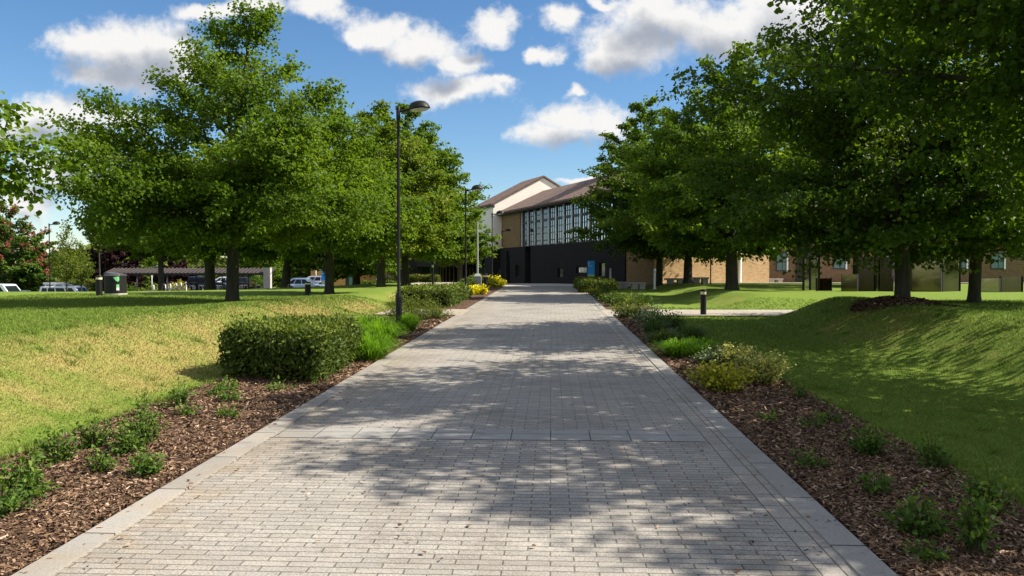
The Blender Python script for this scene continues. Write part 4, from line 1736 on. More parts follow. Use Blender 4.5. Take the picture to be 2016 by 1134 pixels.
# planting inside the car park island
for i, (px, d, h, r, m, lab) in enumerate([
    (300, 97, 1.7, 1.6, 'perennial', 'pale green bush seen through the left half of the bike shelter'),
    (330, 97, 1.8, 1.6, 'variegated', 'cream green bush behind the bicycle stands'),
    (352, 98, 2.0, 1.3, 'gold_shrub', 'yellow flowering bush left of the dark SUV'),
    (505, 100, 2.2, 1.4, 'rose', 'round green bush seen under the shelter beside its white pillar'),
    (256, 92, 1.7, 1.3, 'rose', 'green bush right of the recycling bin under the shelter'),
]):
    bush('shrub', lab, at_depth(px, d), h, r, 40, 900, .2, m, 210 + i, 'bushes behind the bike shelter', wl_=.6)

# ------------------------------------------------------------------ lamps and bollards
def lamp(loc, H, rz, label, big=.06, head=1.0, group='black lamp posts along the walk', name='lamp_post'):
    r = empty(name, loc, rz, label, 'lamp post', group)
    mb = MB()
    mb.lathe([(big * 1.25, -.1), (big * 1.25, .02), (big * 1.12, .05), (big * 1.12, .78), (big * .95, .84), (big * .62, .9), (big * .58, H * .6), (big * .50, H - .25)], 14)
    mb.build('pole', M['black'], r, None, 40)
    mb = MB()
    mb.lathe([(big * .72, H - .27), (big * .72, H - .02), (big * .6, H)], 12)
    mb.tube([(0, 0, H - .10), (.16 * head, 0, H - .085), (.30 * head, 0, H - .06)], [.034, .03, .026], 8)
    mb.build('bracket', M['black'], r, None, 40)
    # shallow dome head, tilted up a little
    hd = MB()
    prof = [(.245, -.030), (.262, -.018), (.262, .012), (.25, .03), (.225, .085), (.175, .135), (.10, .165), (.02, .175)]
    n = 22
    vs_, fs_ = [], []
    for rr_, z in prof:
        for k in range(n):
            a = 2 * pi * k / n
            vs_.append((rr_ * 1.0 * math.cos(a), rr_ * .82 * math.sin(a), z))
    for i in range(len(prof) - 1):
        for k in range(n):
            k2 = (k + 1) % n
            fs_.append((i * n + k, i * n + k2, (i + 1) * n + k2, (i + 1) * n + k))
    fs_.append(tuple(range((len(prof) - 1) * n, len(prof) * n)))
    hd.add([(x * head, y * head, z * head) for x, y, z in vs_], fs_, 0, True)
    h = hd.build('lamp_head', M['black'], r, (.50 * head, 0, H - .03), 50)
    h.rotation_euler = (0, math.radians(-7), 0)
    g = MB()
    g.lathe([(.236 * head, -.029 * head), (.2 * head, -.055 * head), (.1 * head, -.075 * head), (.01, -.08 * head)], 20)
    gl = g.build('diffuser', M['lampglass'], h)
    gl.scale = (1, .82, 1)
    d = MB()
    d.box(-.035, .035, -big * 1.14, -big * 1.08, .25, .62)
    d.build('access_door', M['blackmat'], r)
    return r


p, dl = on_ground(785, 656)
lamp(p, 4.98, YAW, 'tallest nearest black lamp post with dome head at the left bed', .062, .92)
p = at_depth(917, 35)
lamp(p, 4.72, YAW, 'second black lamp post rising among the small yellow shrubs', .06)
p = at_depth(969, 50)
lamp(p, 4.55, YAW, 'third black lamp post in front of the cream wall corner', .06)
p = at_depth(988, 68)
lamp(p, 4.55, YAW, 'furthest black lamp post at the end of the walk before the dark wall', .06)
p = at_depth(98, 56)
lamp(p, 1.6 + 92 * 56 / FP - p.z, YAW, 'black lamp post by the car park in front of the minibus', .06, 1.0, 'black lamp posts by the car park')
p = at_depth(208, 74)
lamp(p, 5.2, pi, 'thin black lamp post in front of the copper beech', .055, .8, 'black lamp posts by the car park')
p = at_depth(763, 62)
lamp(p, 6.2, pi, 'lamp post whose dark head shows among the lime crowns', .055, 1.2, 'black lamp posts by the car park')


def steel_lamp(loc, H, arm, label, r0=.07, name='street_lamp'):
    r = empty(name, loc, 0, label, 'street lamp', 'pale street lamps on the road')
    mb = MB()
    mb.lathe([(r0 * 1.3, -.1), (r0 * 1.3, .9), (r0, 1.0), (r0 * .55, H)], 8)
    mb.build('pole', M['steel'], r)
    mb = MB()
    mb.tube([(0, 0, H - .05), (arm * .6, 0, H + .06), (arm, 0, H + .1)], .035, 6)
    s = 1 if arm > 0 else -1
    mb.solid([(arm, -.12, H + .04), (arm + s * .6, -.1, H + .07), (arm + s * .6, .1, H + .07), (arm, .12, H + .04)],
             [(arm, -.08, H + .16), (arm + s * .55, -.06, H + .15), (arm + s * .55, .06, H + .15), (arm, .08, H + .16)])
    mb.build('lamp_head', M['steel'], r)
    return r


for px, d, ytop, arm, lab in [(74, 100, 462, -1.2, 'pale street lamp with an arm, right of the chestnut tree'),
                              (110, 150, 524, 1, 'tiny pale street lamp right of the yellow sign'),
                              (121, 170, 522, 1, 'faint pale street lamp further along the road'),
                              (141, 120, 522, 1, 'pale street lamp left of the orange direction sign'),
                              (622, 96, 508, .8, 'pale street lamp behind the silver estate car'),
                              (746, 88, 516, .8, 'pale street lamp right of the yellowish lime trunk'),
                              (299, 104, 525, .7, 'thin pale lamp seen under the shelter roof')]:
    p = at_depth(px, d)
    steel_lamp(p, zat(ytop, d) - p.z, arm, lab)


def bollard(loc, h, r, label, group='black bollards on the lawns'):
    e = empty('bollard', loc, 0, label, 'bollard', group)
    mb = MB()
    mb.lathe([(r, -.1), (r, h * .80)], 18)
    mb.build('post', M['black'], e, None, 40)
    mb = MB()
    mb.lathe([(r * .96, h * .80), (r * .96, h * .905)], 20)
    mb.build('light_band', M['cap'], e, None, 40)
    mb = MB()
    mb.lathe([(r * 1.02, h * .905), (r * 1.02, h * .965), (r * .9, h * .99), (r * .3, h)], 18)
    mb.build('cap', M['black'], e, None, 40)
    return e


p, d = on_ground(1385, 622)
bollard(p, 53 * d / FP, .085, 'black bollard with a pale band beside the right side path')
p, d = on_ground(195, 583)
bollard(p, 41 * d / FP, .1, 'black bollard left of the recycling bin')
p, d = on_ground(606, 581.5)
bollard(p, 27 * d / FP, .105, 'squat black bollard in front of the pale blue hatchback')
p = at_depth(956, 41)
bollard(p, .9, .12, 'thick black bollard at the kerb among the golden bushes')
p = at_depth(852, 44)
bollard(p, 1.3, .06, 'thin dark bollard on the far left lawn before the clipped hedge')

# grey column with cabinet base
p = at_depth(940, 43)
e = empty('camera_column', p, 0, 'pale grey column with a thicker cabinet base behind the yellow shrubs', 'column')
mb = MB()
mb.box(-.2, .2, -.2, .2, -.1, .72)
mb.solid([(-.2, -.2, .72), (.2, -.2, .72), (.2, .2, .72), (-.2, .2, .72)], [(-.08, -.08, .86), (.08, -.08, .86), (.08, .08, .86), (-.08, .08, .86)])
mb.build('cabinet', M['greybox'], e)
mb = MB()
mb.lathe([(.06, .86), (.045, 3.6)], 10)
mb.build('pole', M['greybox'], e, None, 40)

# recycling bin
p, dbin = on_ground(226, 581)
sc_ = dbin / FP
e = empty('recycling_bin', p, YAW * .5, 'large black recycling bin with a green leaf label and slanted lid', 'bin')
w2, hh, dp = 15.5 * sc_, 44 * sc_, .28
mb = MB()
pts = []
for k in range(13):
    a = pi + pi * k / 12
    pts.append((w2 * 1.0 * math.cos(a), -dp + dp * .35 + math.sin(a) * dp * .35))
pts += [(w2, dp), (-w2, dp)]
mb.hexa(pts, .06, hh * .86)
mb.build('bin_body', M['blackmat'], e)
mb = MB()
mb.hexa([(x * 1.05, y * 1.05) for x, y in pts], -.08, .06)
mb.build('plinth', M['concrete'], e)
mb = MB()
n = len(pts)
mb.solid([(x * 1.04, y * 1.06, hh * .86) for x, y in pts], [(x * .96 + .03, y * .9, hh * (.98 - .05 * (x / w2))) for x, y in pts])
mb.build('lid', M['lidgrey'], e)
lab_ = MB()


def on_bin(u, z, o=.012):
    a = pi * 1.5 + u
    return (w2 * math.cos(a) * 1.0 + o * math.cos(a), -dp + dp * .35 + math.sin(a) * (dp * .35 + o), z)


zz = [(.35, hh * .80), (.62, hh * .82), (.95, hh * .83), (1.25, hh * .82)]
lo = [(.35, hh * .79), (.62, hh * .66), (.95, hh * .60), (1.25, hh * .66)]
for i in range(3):
    lab_.add([on_bin(lo[i][0], lo[i][1]), on_bin(lo[i + 1][0], lo[i + 1][1]), on_bin(zz[i + 1][0], zz[i + 1][1]), on_bin(zz[i][0], zz[i][1])], [(0, 1, 2, 3)])
lab_.build('leaf_label', M['greenlabel'], e)
mb = MB()
mb.add([on_bin(.75, hh * .34), on_bin(1.25, hh * .34), on_bin(1.25, hh * .48), on_bin(.75, hh * .48)], [(0, 1, 2, 3)], 0)
mb.add([on_bin(.75, hh * .22), on_bin(1.25, hh * .22), on_bin(1.25, hh * .34), on_bin(.75, hh * .34)], [(0, 1, 2, 3)], 1)
mb.build('notice_label', [M['greenlabel'], M['white']], e)

p = at_depth(586, 52)
e = empty('litter_bin', p, 0, 'dark litter bin with a lime green crescent label beside the hatchback', 'bin')
mb = MB()
mb.lathe([(.26, -.1), (.28, .05), (.30, .68), (.30, .72)], 16)
mb.build('bin_body', M['blackmat'], e, None, 40)
mb = MB()
mb.lathe([(.31, .72), (.30, .80), (.2, .88), (.03, .91)], 16)
mb.build('lid', M['blackmat'], e, None, 40)
mb = MB()
for k in range(6):
    a0, a1 = -pi * .5 + (k - 3) * .16, -pi * .5 + (k - 2) * .16
    t0, t1 = .05 * (k - 3) ** 2 * .3, .05 * (k - 2) ** 2 * .3
    mb.add([(.306 * math.cos(a0), .306 * math.sin(a0), .54 + t0), (.306 * math.cos(a1), .306 * math.sin(a1), .54 + t1),
            (.308 * math.cos(a1), .308 * math.sin(a1), .60 + t1), (.308 * math.cos(a0), .308 * math.sin(a0), .60 + t0)], [(0, 1, 2, 3)])
mb.build('crescent_label', M['limelabel'], e)

# ------------------------------------------------------------------ bike shelter
d = 87
a, b = W(203, d, 0), W(533, d, 0)
ax = (b - a).normalized()
ang = math.atan2(ax.y, ax.x)
Ls = (b - a).length
gzs = gz(*(a.lerp(b, .5)).xy)
o3 = Vector((a.x, a.y, -.62))
e = empty('bike_shelter', o3, ang, 'long open bike shelter with ribbed dark roof and white end pillar', 'bike shelter')
zt = zat(529, d) + .62
zb = zat(539, d) + .62
mb = MB()
mb.solid([(0, 0, zb), (Ls, 0, zb), (Ls, 2.2, zt - .02), (0, 2.2, zt - .02)], [(0, 0, zb + .05), (Ls, 0, zb + .05), (Ls, 2.2, zt + .03), (0, 2.2, zt + .03)])
mb.build('roof_sheet', M['fascia'], e)
mb = MB()
nb = 42
for i in range(nb):
    x = (i + .3) * Ls / nb
    mb.solid([(x, -.03, zb + .055), (x + .13, -.03, zb + .055), (x + .13, 2.25, zt + .036), (x, 2.25, zt + .036)],
             [(x, -.03, zb + .12), (x + .13, -.03, zb + .12), (x + .13, 2.25, zt + .12), (x, 2.25, zt + .12)])
mb.build('roof_ribs', M['rib'], e)
mb = MB()
mb.box(0, Ls, -.06, .0, zb - .14, zb + .02)
mb.build('gutter_beam', M['fascia'], e)
for i, f in enumerate([.02, .19, .37, .545, .70, .86]):
    mb = MB()
    mb.lathe([(.06, -.2), (.06, zb)], 8, 0, (f * Ls, .5))
    mb.build('post', M['steel'] if i in (1, 2) else M['fascia'], e)
mb = MB()
mb.box(Ls - .75, Ls - .02, -.14, .5, -.4, zt + .12)
mb.build('end_pillar', M['concrete'], e)
# Sheffield stands
mb = MB()
mb.tube([(-.33, 0, -.1), (-.33, 0, .68), (-.28, 0, .76), (.28, 0, .76), (.33, 0, .68), (.33, 0, -.1)], .032, 8)
stand_mesh = None
SX = [283, 292, 300, 309, 318, 327, 336, 345, 364, 378, 396, 403, 427, 432, 476, 482, 508]
for i, px in enumerate(SX):
    p = W(px, 84, 0)
    p.z = gz(p.x, p.y)
    if i == 0:
        st = mb.build('bicycle_stand', M['lidgrey'], None, p)
        st.rotation_euler = (0, 0, ang + 1.1)
        tag(st, 'empty steel hoop bicycle stand in the row along the bike shelter', 'bike stand', 'hoop stands along the bike shelter')
    else:
        c = st.copy()
        COL.objects.link(c)
        c.location = p
# white marker posts behind
mb = MB()
mb.box(-.06, .06, -.06, .06, -.1, .72)
mk = None
for i, px in enumerate([302, 313, 325, 335, 347, 356, 366]):
    p = W(px, 95, 0)
    p.z = gz(p.x, p.y)
    if mk is None:
        mk = MB()
        mk.box(-.07, .07, -.07, .07, -.1, 1.55)
        mk.solid([(-.07, -.07, 1.55), (.07, -.07, 1.55), (.07, .07, 1.55), (-.07, .07, 1.55)], [(-.03, -.03, 1.62), (.03, -.03, 1.62), (.03, .03, 1.62), (-.03, .03, 1.62)])
        mk = mk.build('marker_post', M['white'], None, p)
        tag(mk, 'short white wooden marker post in the row among the bushes behind the shelter', 'post', 'white marker posts behind the shelter')
    else:
        c = mk.copy()
        COL.objects.link(c)
        c.location = p
# parked bicycle
p = W(351, 85.5, 0)
p.z = gz(p.x, p.y)
e = empty('bicycle', p, ang + .9, 'dark bicycle locked to a stand under the shelter', 'bicycle')
for x in (-.5, .5):
    mb = MB()
    mb.tube([(x + .33 * math.cos(t_), 0, .35 + .33 * math.sin(t_)) for t_ in np.linspace(0, 2 * pi, 17)], .025, 6, cap=False)
    for k in range(6):
        mb.tube([(x, 0, .35), (x + .31 * math.cos(k * pi / 3), 0, .35 + .31 * math.sin(k * pi / 3))], .006, 3)
    mb.build('wheel', M['tyre'], e)
mb = MB()
for s_ in [((-.5, 0, .35), (-.12, 0, .32)), ((-.12, 0, .32), (.36, 0, .78)), ((-.5, 0, .35), (-.22, 0, .78)), ((-.22, 0, .78), (.34, 0, .82)), ((-.12, 0, .32), (-.26, 0, .9)), ((.5, 0, .35), (.33, 0, .92))]:
    mb.tube(s_, .022, 6)
mb.build('frame', M['black'], e)
mb = MB()
mb.tube([(.38, -.26, .98), (.33, 0, .95), (.38, .26, .98)], .018, 6)
mb.build('handlebar', M['black'], e)
mb = MB()
mb.box(-.38, -.14, -.06, .06, .9, .95)
mb.build('saddle', M['blackmat'], e)

# ------------------------------------------------------------------ cars
def car(name, label, loc, rz, Lc, H, paintm, kind='estate', group=None, wheels=True, rack=False, solidside=False):
    e = empty(name, loc, rz, label, 'van' if kind in ('van', 'minibus') else 'car', group)
    hw = .88 if kind != 'van' and kind != 'minibus' else .95
    h = Lc / 2
    K = {
        'suv': dict(belt=.60, hood=.58, bx=(-.50, .16), rx=(-.44, .03), nose=.40),
        'estate': dict(belt=.60, hood=.58, bx=(-.49, .20), rx=(-.42, .02), nose=.38),
        'hatch': dict(belt=.58, hood=.60, bx=(-.48, .26), rx=(-.27, .06), nose=.40),
        'van': dict(belt=.52, hood=.54, bx=(-.50, .30), rx=(-.49, .14), nose=.36),
        'minibus': dict(belt=.50, hood=.56, bx=(-.50, .36), rx=(-.46, .20), nose=.36),
    }[kind]
    belt, hood, nose = K['belt'] * H, K['hood'] * H, K['nose'] * H
    wr = .33 if kind != 'suv' else .38
    wx = (-.30 * Lc, .32 * Lc)
    # lower body: loft of stations along the length, arches left open around wheels
    body = MB()
    st_ = [(-h, .42 * H, belt * .93, hw * .86), (-h + .06, .22 * H, belt, hw * .94), (-h * .86, .17 * H, belt * 1.02, hw)]
    for x in wx:
        for t_ in np.linspace(-1, 1, 7):
            zb_ = .16 * H + max(0, math.sqrt(max(0, 1 - t_ * t_)) * (wr * 1.18 + wr - .16 * H - .02))
            xx = x + t_ * wr * 1.2
            zt_ = belt if xx < K['bx'][1] * Lc else belt + (hood * .93 - belt) * ((xx - K['bx'][1] * Lc) / (h - K['bx'][1] * Lc))
            st_.append((xx, min(zb_, zt_ - .12), zt_, hw))
        st_.append((x + wr * 1.3, .16 * H, belt if x < 0 else hood * .92, hw))
        st_.append((x - wr * 1.3, .16 * H, belt, hw))
    st_ += [(h * .93, .17 * H, hood * .84, hw * .95), (h - .04, .2 * H, nose * 1.28, hw * .86), (h, .26 * H, nose, hw * .76)]
    st_.sort(key=lambda s: s[0])
    vs_, fs_ = [], []
    for x, zb_, zt_, w_ in st_:
        zm = zb_ + (zt_ - zb_) * .6
        vs_ += [(x, -w_ * .94, zb_), (x, -w_, zm), (x, -w_ * .93, zt_), (x, w_ * .93, zt_), (x, w_, zm), (x, w_ * .94, zb_)]
    for i in range(len(st_) - 1):
        for k in range(6):
            k2 = (k + 1) % 6
            fs_.append((i * 6 + k, i * 6 + k2, (i + 1) * 6 + k2, (i + 1) * 6 + k))
    fs_.append(tuple(range(6)))
    fs_.append(tuple(reversed(range((len(st_) - 1) * 6, len(st_) * 6))))
    body.add(vs_, fs_, 0, True)
    # cabin
    b0, b1 = K['bx'][0] * Lc + .04, K['bx'][1] * Lc
    r0, r1 = K['rx'][0] * Lc, K['rx'][1] * Lc
    wt = hw * (.74 if kind not in ('van', 'minibus') else .86)
    zb_ = belt - .01
    ring = lambda f: [(b0 + (r0 - b0) * f, b1 + (r1 - b1) * f, hw * .93 + (wt - hw * .93) * f, zb_ + (H - .05 - zb_) * f)]
    lv = [(0,), (1,)]
    A_ = [(b0, -hw * .93, zb_), (b1, -hw * .93, zb_), (b1, hw * .93, zb_), (b0, hw * .93, zb_)]
    B_ = [(r0, -wt, H - .05), (r1, -wt, H - .05), (r1, wt, H - .05), (r0, wt, H - .05)]
    C_ = [(r0 + .15, -wt * .84, H), (r1 - .2, -wt * .84, H), (r1 - .2, wt * .84, H), (r0 + .15, wt * .84, H)]
    body.add(A_ + B_ + C_, [(0, 1, 5, 4), (1, 2, 6, 5), (2, 3, 7, 6), (3, 0, 4, 7), (4, 5, 9, 8), (5, 6, 10, 9), (6, 7, 11, 10), (7, 4, 8, 11), (8, 9, 10, 11)], 0, False)
    body.build('body', paintm, e, None, 35)

    def side(f, s, y_sign, push=.006):
        # f along 0..1 between rear and front, s up 0..1
        xb, xt = b0 + (b1 - b0) * f, r0 + (r1 - r0) * f
        x = xb + (xt - xb) * s
        w_ = hw * .93 + (wt - hw * .93) * s
        return (x, y_sign * (w_ + push), zb_ + (H - .05 - zb_) * s)

    if kind == 'van':
        spans = [(.80, .93)]
    elif kind == 'minibus':
        spans = [(.04, .19), (.22, .40), (.43, .66), (.70, .92)]
    elif kind == 'hatch':
        spans = [(.10, .30), (.33, .58), (.61, .86)]
    else:
        spans = [(.07, .27), (.30, .55), (.58, .86)]
    for ys in (-1, 1):
        for f0, f1 in spans:
            g = MB()
            q = [side(f0, .14, ys), side(f1, .14, ys), side(f1 - (.03 if f1 > .8 else 0), .86, ys), side(f0 + (.02 if f0 < .12 else 0), .86, ys)]
            if ys > 0:
                q = q[::-1]
            g.add(q, [(0, 1, 2, 3)])
            g.build('side_window', M['carglass'], e)
    for f, nm, dx in ((1, 'windscreen', .008), (0, 'rear_window', -.008)):
        g = MB()
        q = []
        for s, yy_ in ((.1, -.86), (.1, .86), (.88, .86), (.88, -.86)):
            x, y, z = side(f, s, 1, 0)
            q.append((x + dx, y * yy_, z + .006))
        if f == 0:
            q = q[::-1]
        g.add(q, [(0, 1, 2, 3)])
        g.build(nm, M['carglass'], e)
    if wheels:
        for x in wx:
            for ys in (-1, 1):
                w = MB()
                prof = [(wr * .62, -.11), (wr * .96, -.10), (wr, -.06), (wr, .06), (wr * .96, .10), (wr * .62, .11)]
                n = 18
                vs_ = [(x + r_ * math.cos(2 * pi * k / n), ys * (hw - .10) + z_, wr + r_ * math.sin(2 * pi * k / n)) for r_, z_ in prof for k in range(n)]
                fs_ = [(i * n + k, i * n + (k + 1) % n, (i + 1) * n + (k + 1) % n, (i + 1) * n + k) for i in range(5) for k in range(n)]
                w.add(vs_, fs_, 0, True)
                wo_ = w.build('wheel', M['tyre'], e, None, 40)
                rm = MB()
                vs_ = [(x, ys * (hw + .004), wr)]
                for k in range(10):
                    a = 2 * pi * k / 10
                    vs_ += [(x + wr * .62 * math.cos(a - .2), ys * (hw + .0), wr + wr * .62 * math.sin(a - .2)), (x + wr * .62 * math.cos(a + .2), ys * (hw + .0), wr + wr * .62 * math.sin(a + .2))]
                fs_ = [(0, 1 + 2 * k, 2 + 2 * k) for k in range(10)]
                rm.add(vs_, fs_)
                ring_ = [(x + r_ * math.cos(2 * pi * k / 20), ys * (hw + .002), wr + r_ * math.sin(2 * pi * k / 20)) for r_ in (wr * .55, wr * .66) for k in range(20)]
                rm.add(ring_, [(k, (k + 1) % 20, 20 + (k + 1) % 20, 20 + k) for k in range(20)])
                rm.build('rim', M['rim'], wo_)
    for ys in (-1, 1):
        g = MB()
        zl = nose * 1.12
        g.box(h - .22, h + .004, ys * hw * .72 - .12, ys * hw * .72 + .12, zl - .02, zl + .12)
        g.build('headlight', M['headlight'], e)
        g = MB()
        g.box(-h - .012, -h + .10, ys * hw * .84 - .07, ys * hw * .84 + .07, belt * .72, belt * .98)
        g.build('tail_light', M['taillight'], e)
        g = MB()
        mxx = b0 + (b1 - b0) * .93
        g.box(mxx - .09, mxx + .09, ys * (hw + .10) - .08, ys * (hw + .10) + .08, belt + .02, belt + .18)
        g.build('door_mirror', paintm, e)
    if rack:
        g = MB()
        for x in (r0 + .35, r0 + 1.2, r0 + 2.0):
            g.box(x - .04, x + .04, -wt * .8, wt * .8, H + .08, H + .14)
            for ys in (-1, 1):
                g.box(x - .03, x + .03, ys * wt * .76 - .03, ys * wt * .76 + .03, H - .04, H + .08)
        g.tube([(r0 + .1, -.5, H + .22), (r0 + 2.3, -.5, H + .22)], .10, 8)
        g.build('roof_rack', M['white'], e)
    return e


CG = 'cars parked beyond the lawn'


def put_car(px_mid, d, *args, z=None, rz=YAW, **kw):
    name, label = args[0], args[1]
    p = at_depth(px_mid, d)
    if z is not None:
        p.z = z
    else:
        p.z += .06
    return car(name, label, p, rz, *args[2:], group=CG, **kw)


put_car(2, 60, 'parked_van', 'plain white van at the left picture edge before the long hedge', 4.3, 1.95, M['p_white'], kind='van', z=-1.36)
put_car(136, 72, 'parked_minibus', 'white minibus with dark side windows and a roof rack', 4.6, 1.93, M['p_white'], kind='minibus', z=-1.73, rack=True)
put_car(411, 92, 'parked_car', 'dark navy SUV seen behind the forked tree trunk', 4.5, 1.66, M['p_navy'], kind='suv', z=-.76)
put_car(457, 97, 'parked_car', 'black estate car partly hidden by the nearest lime trunk', 4.5, 1.5, M['p_black'], kind='estate', z=-.73, rz=YAW + pi)
put_car(452, 106, 'parked_car', 'white car of which one end shows right of the nearest lime trunk', 4.3, 1.45, M['p_white'], kind='hatch', z=-.72)
put_car(602, 79, 'parked_car', 'pale blue hatchback parked behind the squat bollard', 4.25, 1.5, M['p_silverblue'], kind='hatch', z=-.66)
put_car(612, 92, 'parked_car', 'silver estate car just behind the pale blue hatchback', 4.55, 1.5, M['p_silver'], kind='estate', z=-.55, rz=YAW + pi)

# grey control box by the van
p = at_depth(49, 52)
e = empty('control_box', p, YAW, 'plain grey box with a dark slot beside the white van', 'box')
mb = MB()
hb = zat(571.5, 52) - p.z
mb.box(-.24, .24, -.2, .2, -.1, hb)
mb.build('cabinet', M['steel'], e)
mb = MB()
mb.box(-.035, .035, -.215, -.2, hb - .62, hb - .06)
mb.build('slot', M['fascia'], e)

# ------------------------------------------------------------------ road signs
def signpost(px, d, ytop, plates, label, poles=(0,), cat='road sign', name='road_sign'):
    p = at_depth(px, d)
    e = empty(name, p, YAW, label, cat, 'road signs beyond the hedge')
    H = zat(ytop, d) - p.z
    for x in poles:
        mb = MB()
        mb.lathe([(.05, -.1), (.05, H)], 8, 0, (x, .04))
        mb.build('pole', M['steel'], e)
    for kind, zc, w_, h_, mt in plates:
        z = zat(zc, d) - p.z
        mb = MB()
        if kind == 'box':
            mb.box(-w_ / 2, w_ / 2, -.03, -.015, z - h_ / 2, z + h_ / 2)
            mb.build('sign_plate', M[mt], e)
        elif kind in ('round', 'tri'):
            n = 24 if kind == 'round' else 3
            a0 = pi / 2
            for r_, y_, m_, nm in ((w_ / 2, 0, 'red', 'sign_plate'), (w_ / 2 * (.74 if n > 3 else .62), -.02, 'white', 'sign_face')):
                mb = MB()
                c = [(r_ * math.cos(a0 + 2 * pi * k / n), y_, z + r_ * math.sin(a0 + 2 * pi * k / n)) for k in range(n)]
                mb.solid([(x, y_ - .015, zz_) for x, _, zz_ in c], [(x, y_, zz_) for x, _, zz_ in c])
                mb.build(nm, M[m_], e)
    return e


signpost(100, 94, 534, [('box', 537.5, .27, .34, 'yellow'), ('round', 546, .34, .34, 'red')], 'red ringed round sign under a small yellow plate')
signpost(81, 98, 547, [('tri', 551.5, .5, .5, 'red')], 'red and white triangular warning sign above the hedge')
signpost(149, 94, 530, [('box', 534.5, .55, .56, 'orange'), ('box', 545, .46, .5, 'white')], 'orange direction sign with a white plate beneath', poles=(-.18, .18))


def text_line(x0, x1, z, y, h):
    return (x0, x1, y - .004, y, z, z + h)


def totem(px, d, ytop, ybot, wpx, label):
    p = at_depth(px, d)
    zb_ = min(p.z, zat(ybot, d)) - .05
    e = empty('totem_sign', (p.x, p.y, zb_), YAW * .0, label, 'sign', 'blue totem signs')
    H = zat(ytop, d) - zb_
    w_ = wpx * d / FP / 2
    t0 = .12
    mb = MB()
    mb.box(-w_, w_, -t0, t0, H * .10, H)
    mb.build('panel', M['bluedark'], e)
    mb = MB()
    mb.box(-w_ * .96, w_, -t0 - .01, -t0, H * .50, H * .99)
    mb.build('blue_face', M['blue'], e)
    mb = MB()
    mb.box(-w_ * .96, w_, -t0 - .01, -t0, H * .20, H * .497)
    mb.build('picture_face', M['picture'], e)
    mb = MB()
    mb.box(-w_ * 1.01, w_ * 1.01, -t0 - .012, t0 + .01, -.1, H * .197)
    mb.build('base', M['white'], e)
    mb = MB()
    # small shield mark and a line of small white lettering, too small to read
    y = -t0 - .014
    mb.add([(-w_ * .8, y, H * .93), (-w_ * .55, y, H * .93), (-w_ * .55, y, H * .87), (-w_ * .675, y, H * .84), (-w_ * .8, y, H * .87)], [(4, 3, 2, 1, 0)])
    rg = random.Random(3)
    x = -w_ * .8
    while x < w_ * .3:
        lw = rg.uniform(.02, .04) * w_ / .4
        mb.add([(x, y, H * .79), (x + lw, y, H * .79), (x + lw, y, H * .815), (x, y, H * .815)], [(0, 1, 2, 3)])
        x += lw + .018 * w_ / .4
    mb.build('white_marks', M['white'], e)
    return e


totem(1163.5, 47, 513, 555, 13.5, 'blue topped totem sign standing behind the clipped hedges right of the walk')
totem(638, 88, 530, 563, 9.5, 'blue totem sign behind the silver cars on the left')

# ------------------------------------------------------------------ main building
D0B, X0B = 72.0, (988 - CX) / FP * 72.0


def BP(tau, s, z=None):
    """tau along the long wall towards the viewer, s into the building"""
    x, y = plan(X0B + .372 * tau + s, D0B - tau + .372 * s)
    return (x, y) if z is None else (x, y, z)


def tau_of(px):
    k = (px - CX) / FP
    return (k * D0B - X0B) / (.372 + k)


def z_on_wall(px, py):
    return zat(py, D0B - tau_of(px))


def bbox(mb, t0, t1, s0, s1, z0, z1, mi=0):
    # order so that faces point outwards
    mb.hexa([BP(t0, s1), BP(t0, s0), BP(t1, s0), BP(t1, s1)][::-1], z0, z1, mi)


ux = Vector(BP(1, 0)) - Vector(BP(0, 0))
ux.normalize()
vx = Vector(BP(0, 1)) - Vector(BP(0, 0))
vx.normalize()
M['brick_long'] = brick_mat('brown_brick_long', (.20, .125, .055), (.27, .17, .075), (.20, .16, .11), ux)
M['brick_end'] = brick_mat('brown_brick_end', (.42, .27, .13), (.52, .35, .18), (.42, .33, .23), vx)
M['black_long'] = plank_brick_dark('black_brick_long', ux)
M['black_end'] = plank_brick_dark('black_brick_end', vx)
bld = empty('college_building', (0, 0, 0), 0, 'large hall building with black base, tall window bays, brown roofs and cream gable', 'building')
BZ = -.1
ZB = 3.56      # top of black base
ZE = 6.62      # eaves
T1 = 21.8
TE = 25.0
SR = 3.76      # ridge
ZR = 8.72


def wall_open(mb, t0, t1, z0, z1, ops, s_out, th, long_=True, fixed=None):
    """wall along tau (long_) or along s, with rectangular openings (a0,a1,za,zb)"""
    cuts = sorted({t0, t1, *[o[0] for o in ops], *[o[1] for o in ops]})
    for a, b in zip(cuts[:-1], cuts[1:]):
        cov = sorted([(o[2], o[3]) for o in ops if o[0] <= a + 1e-6 and o[1] >= b - 1e-6])
        z = z0
        for za, zb2 in cov + [(z1, z1)]:
            if za > z + 1e-4:
                if long_:
                    bbox(mb, a, b, s_out, s_out + th, z, za)
                else:
                    bbox(mb, fixed - th, fixed, a, b, z, za)
            z = max(z, zb2)


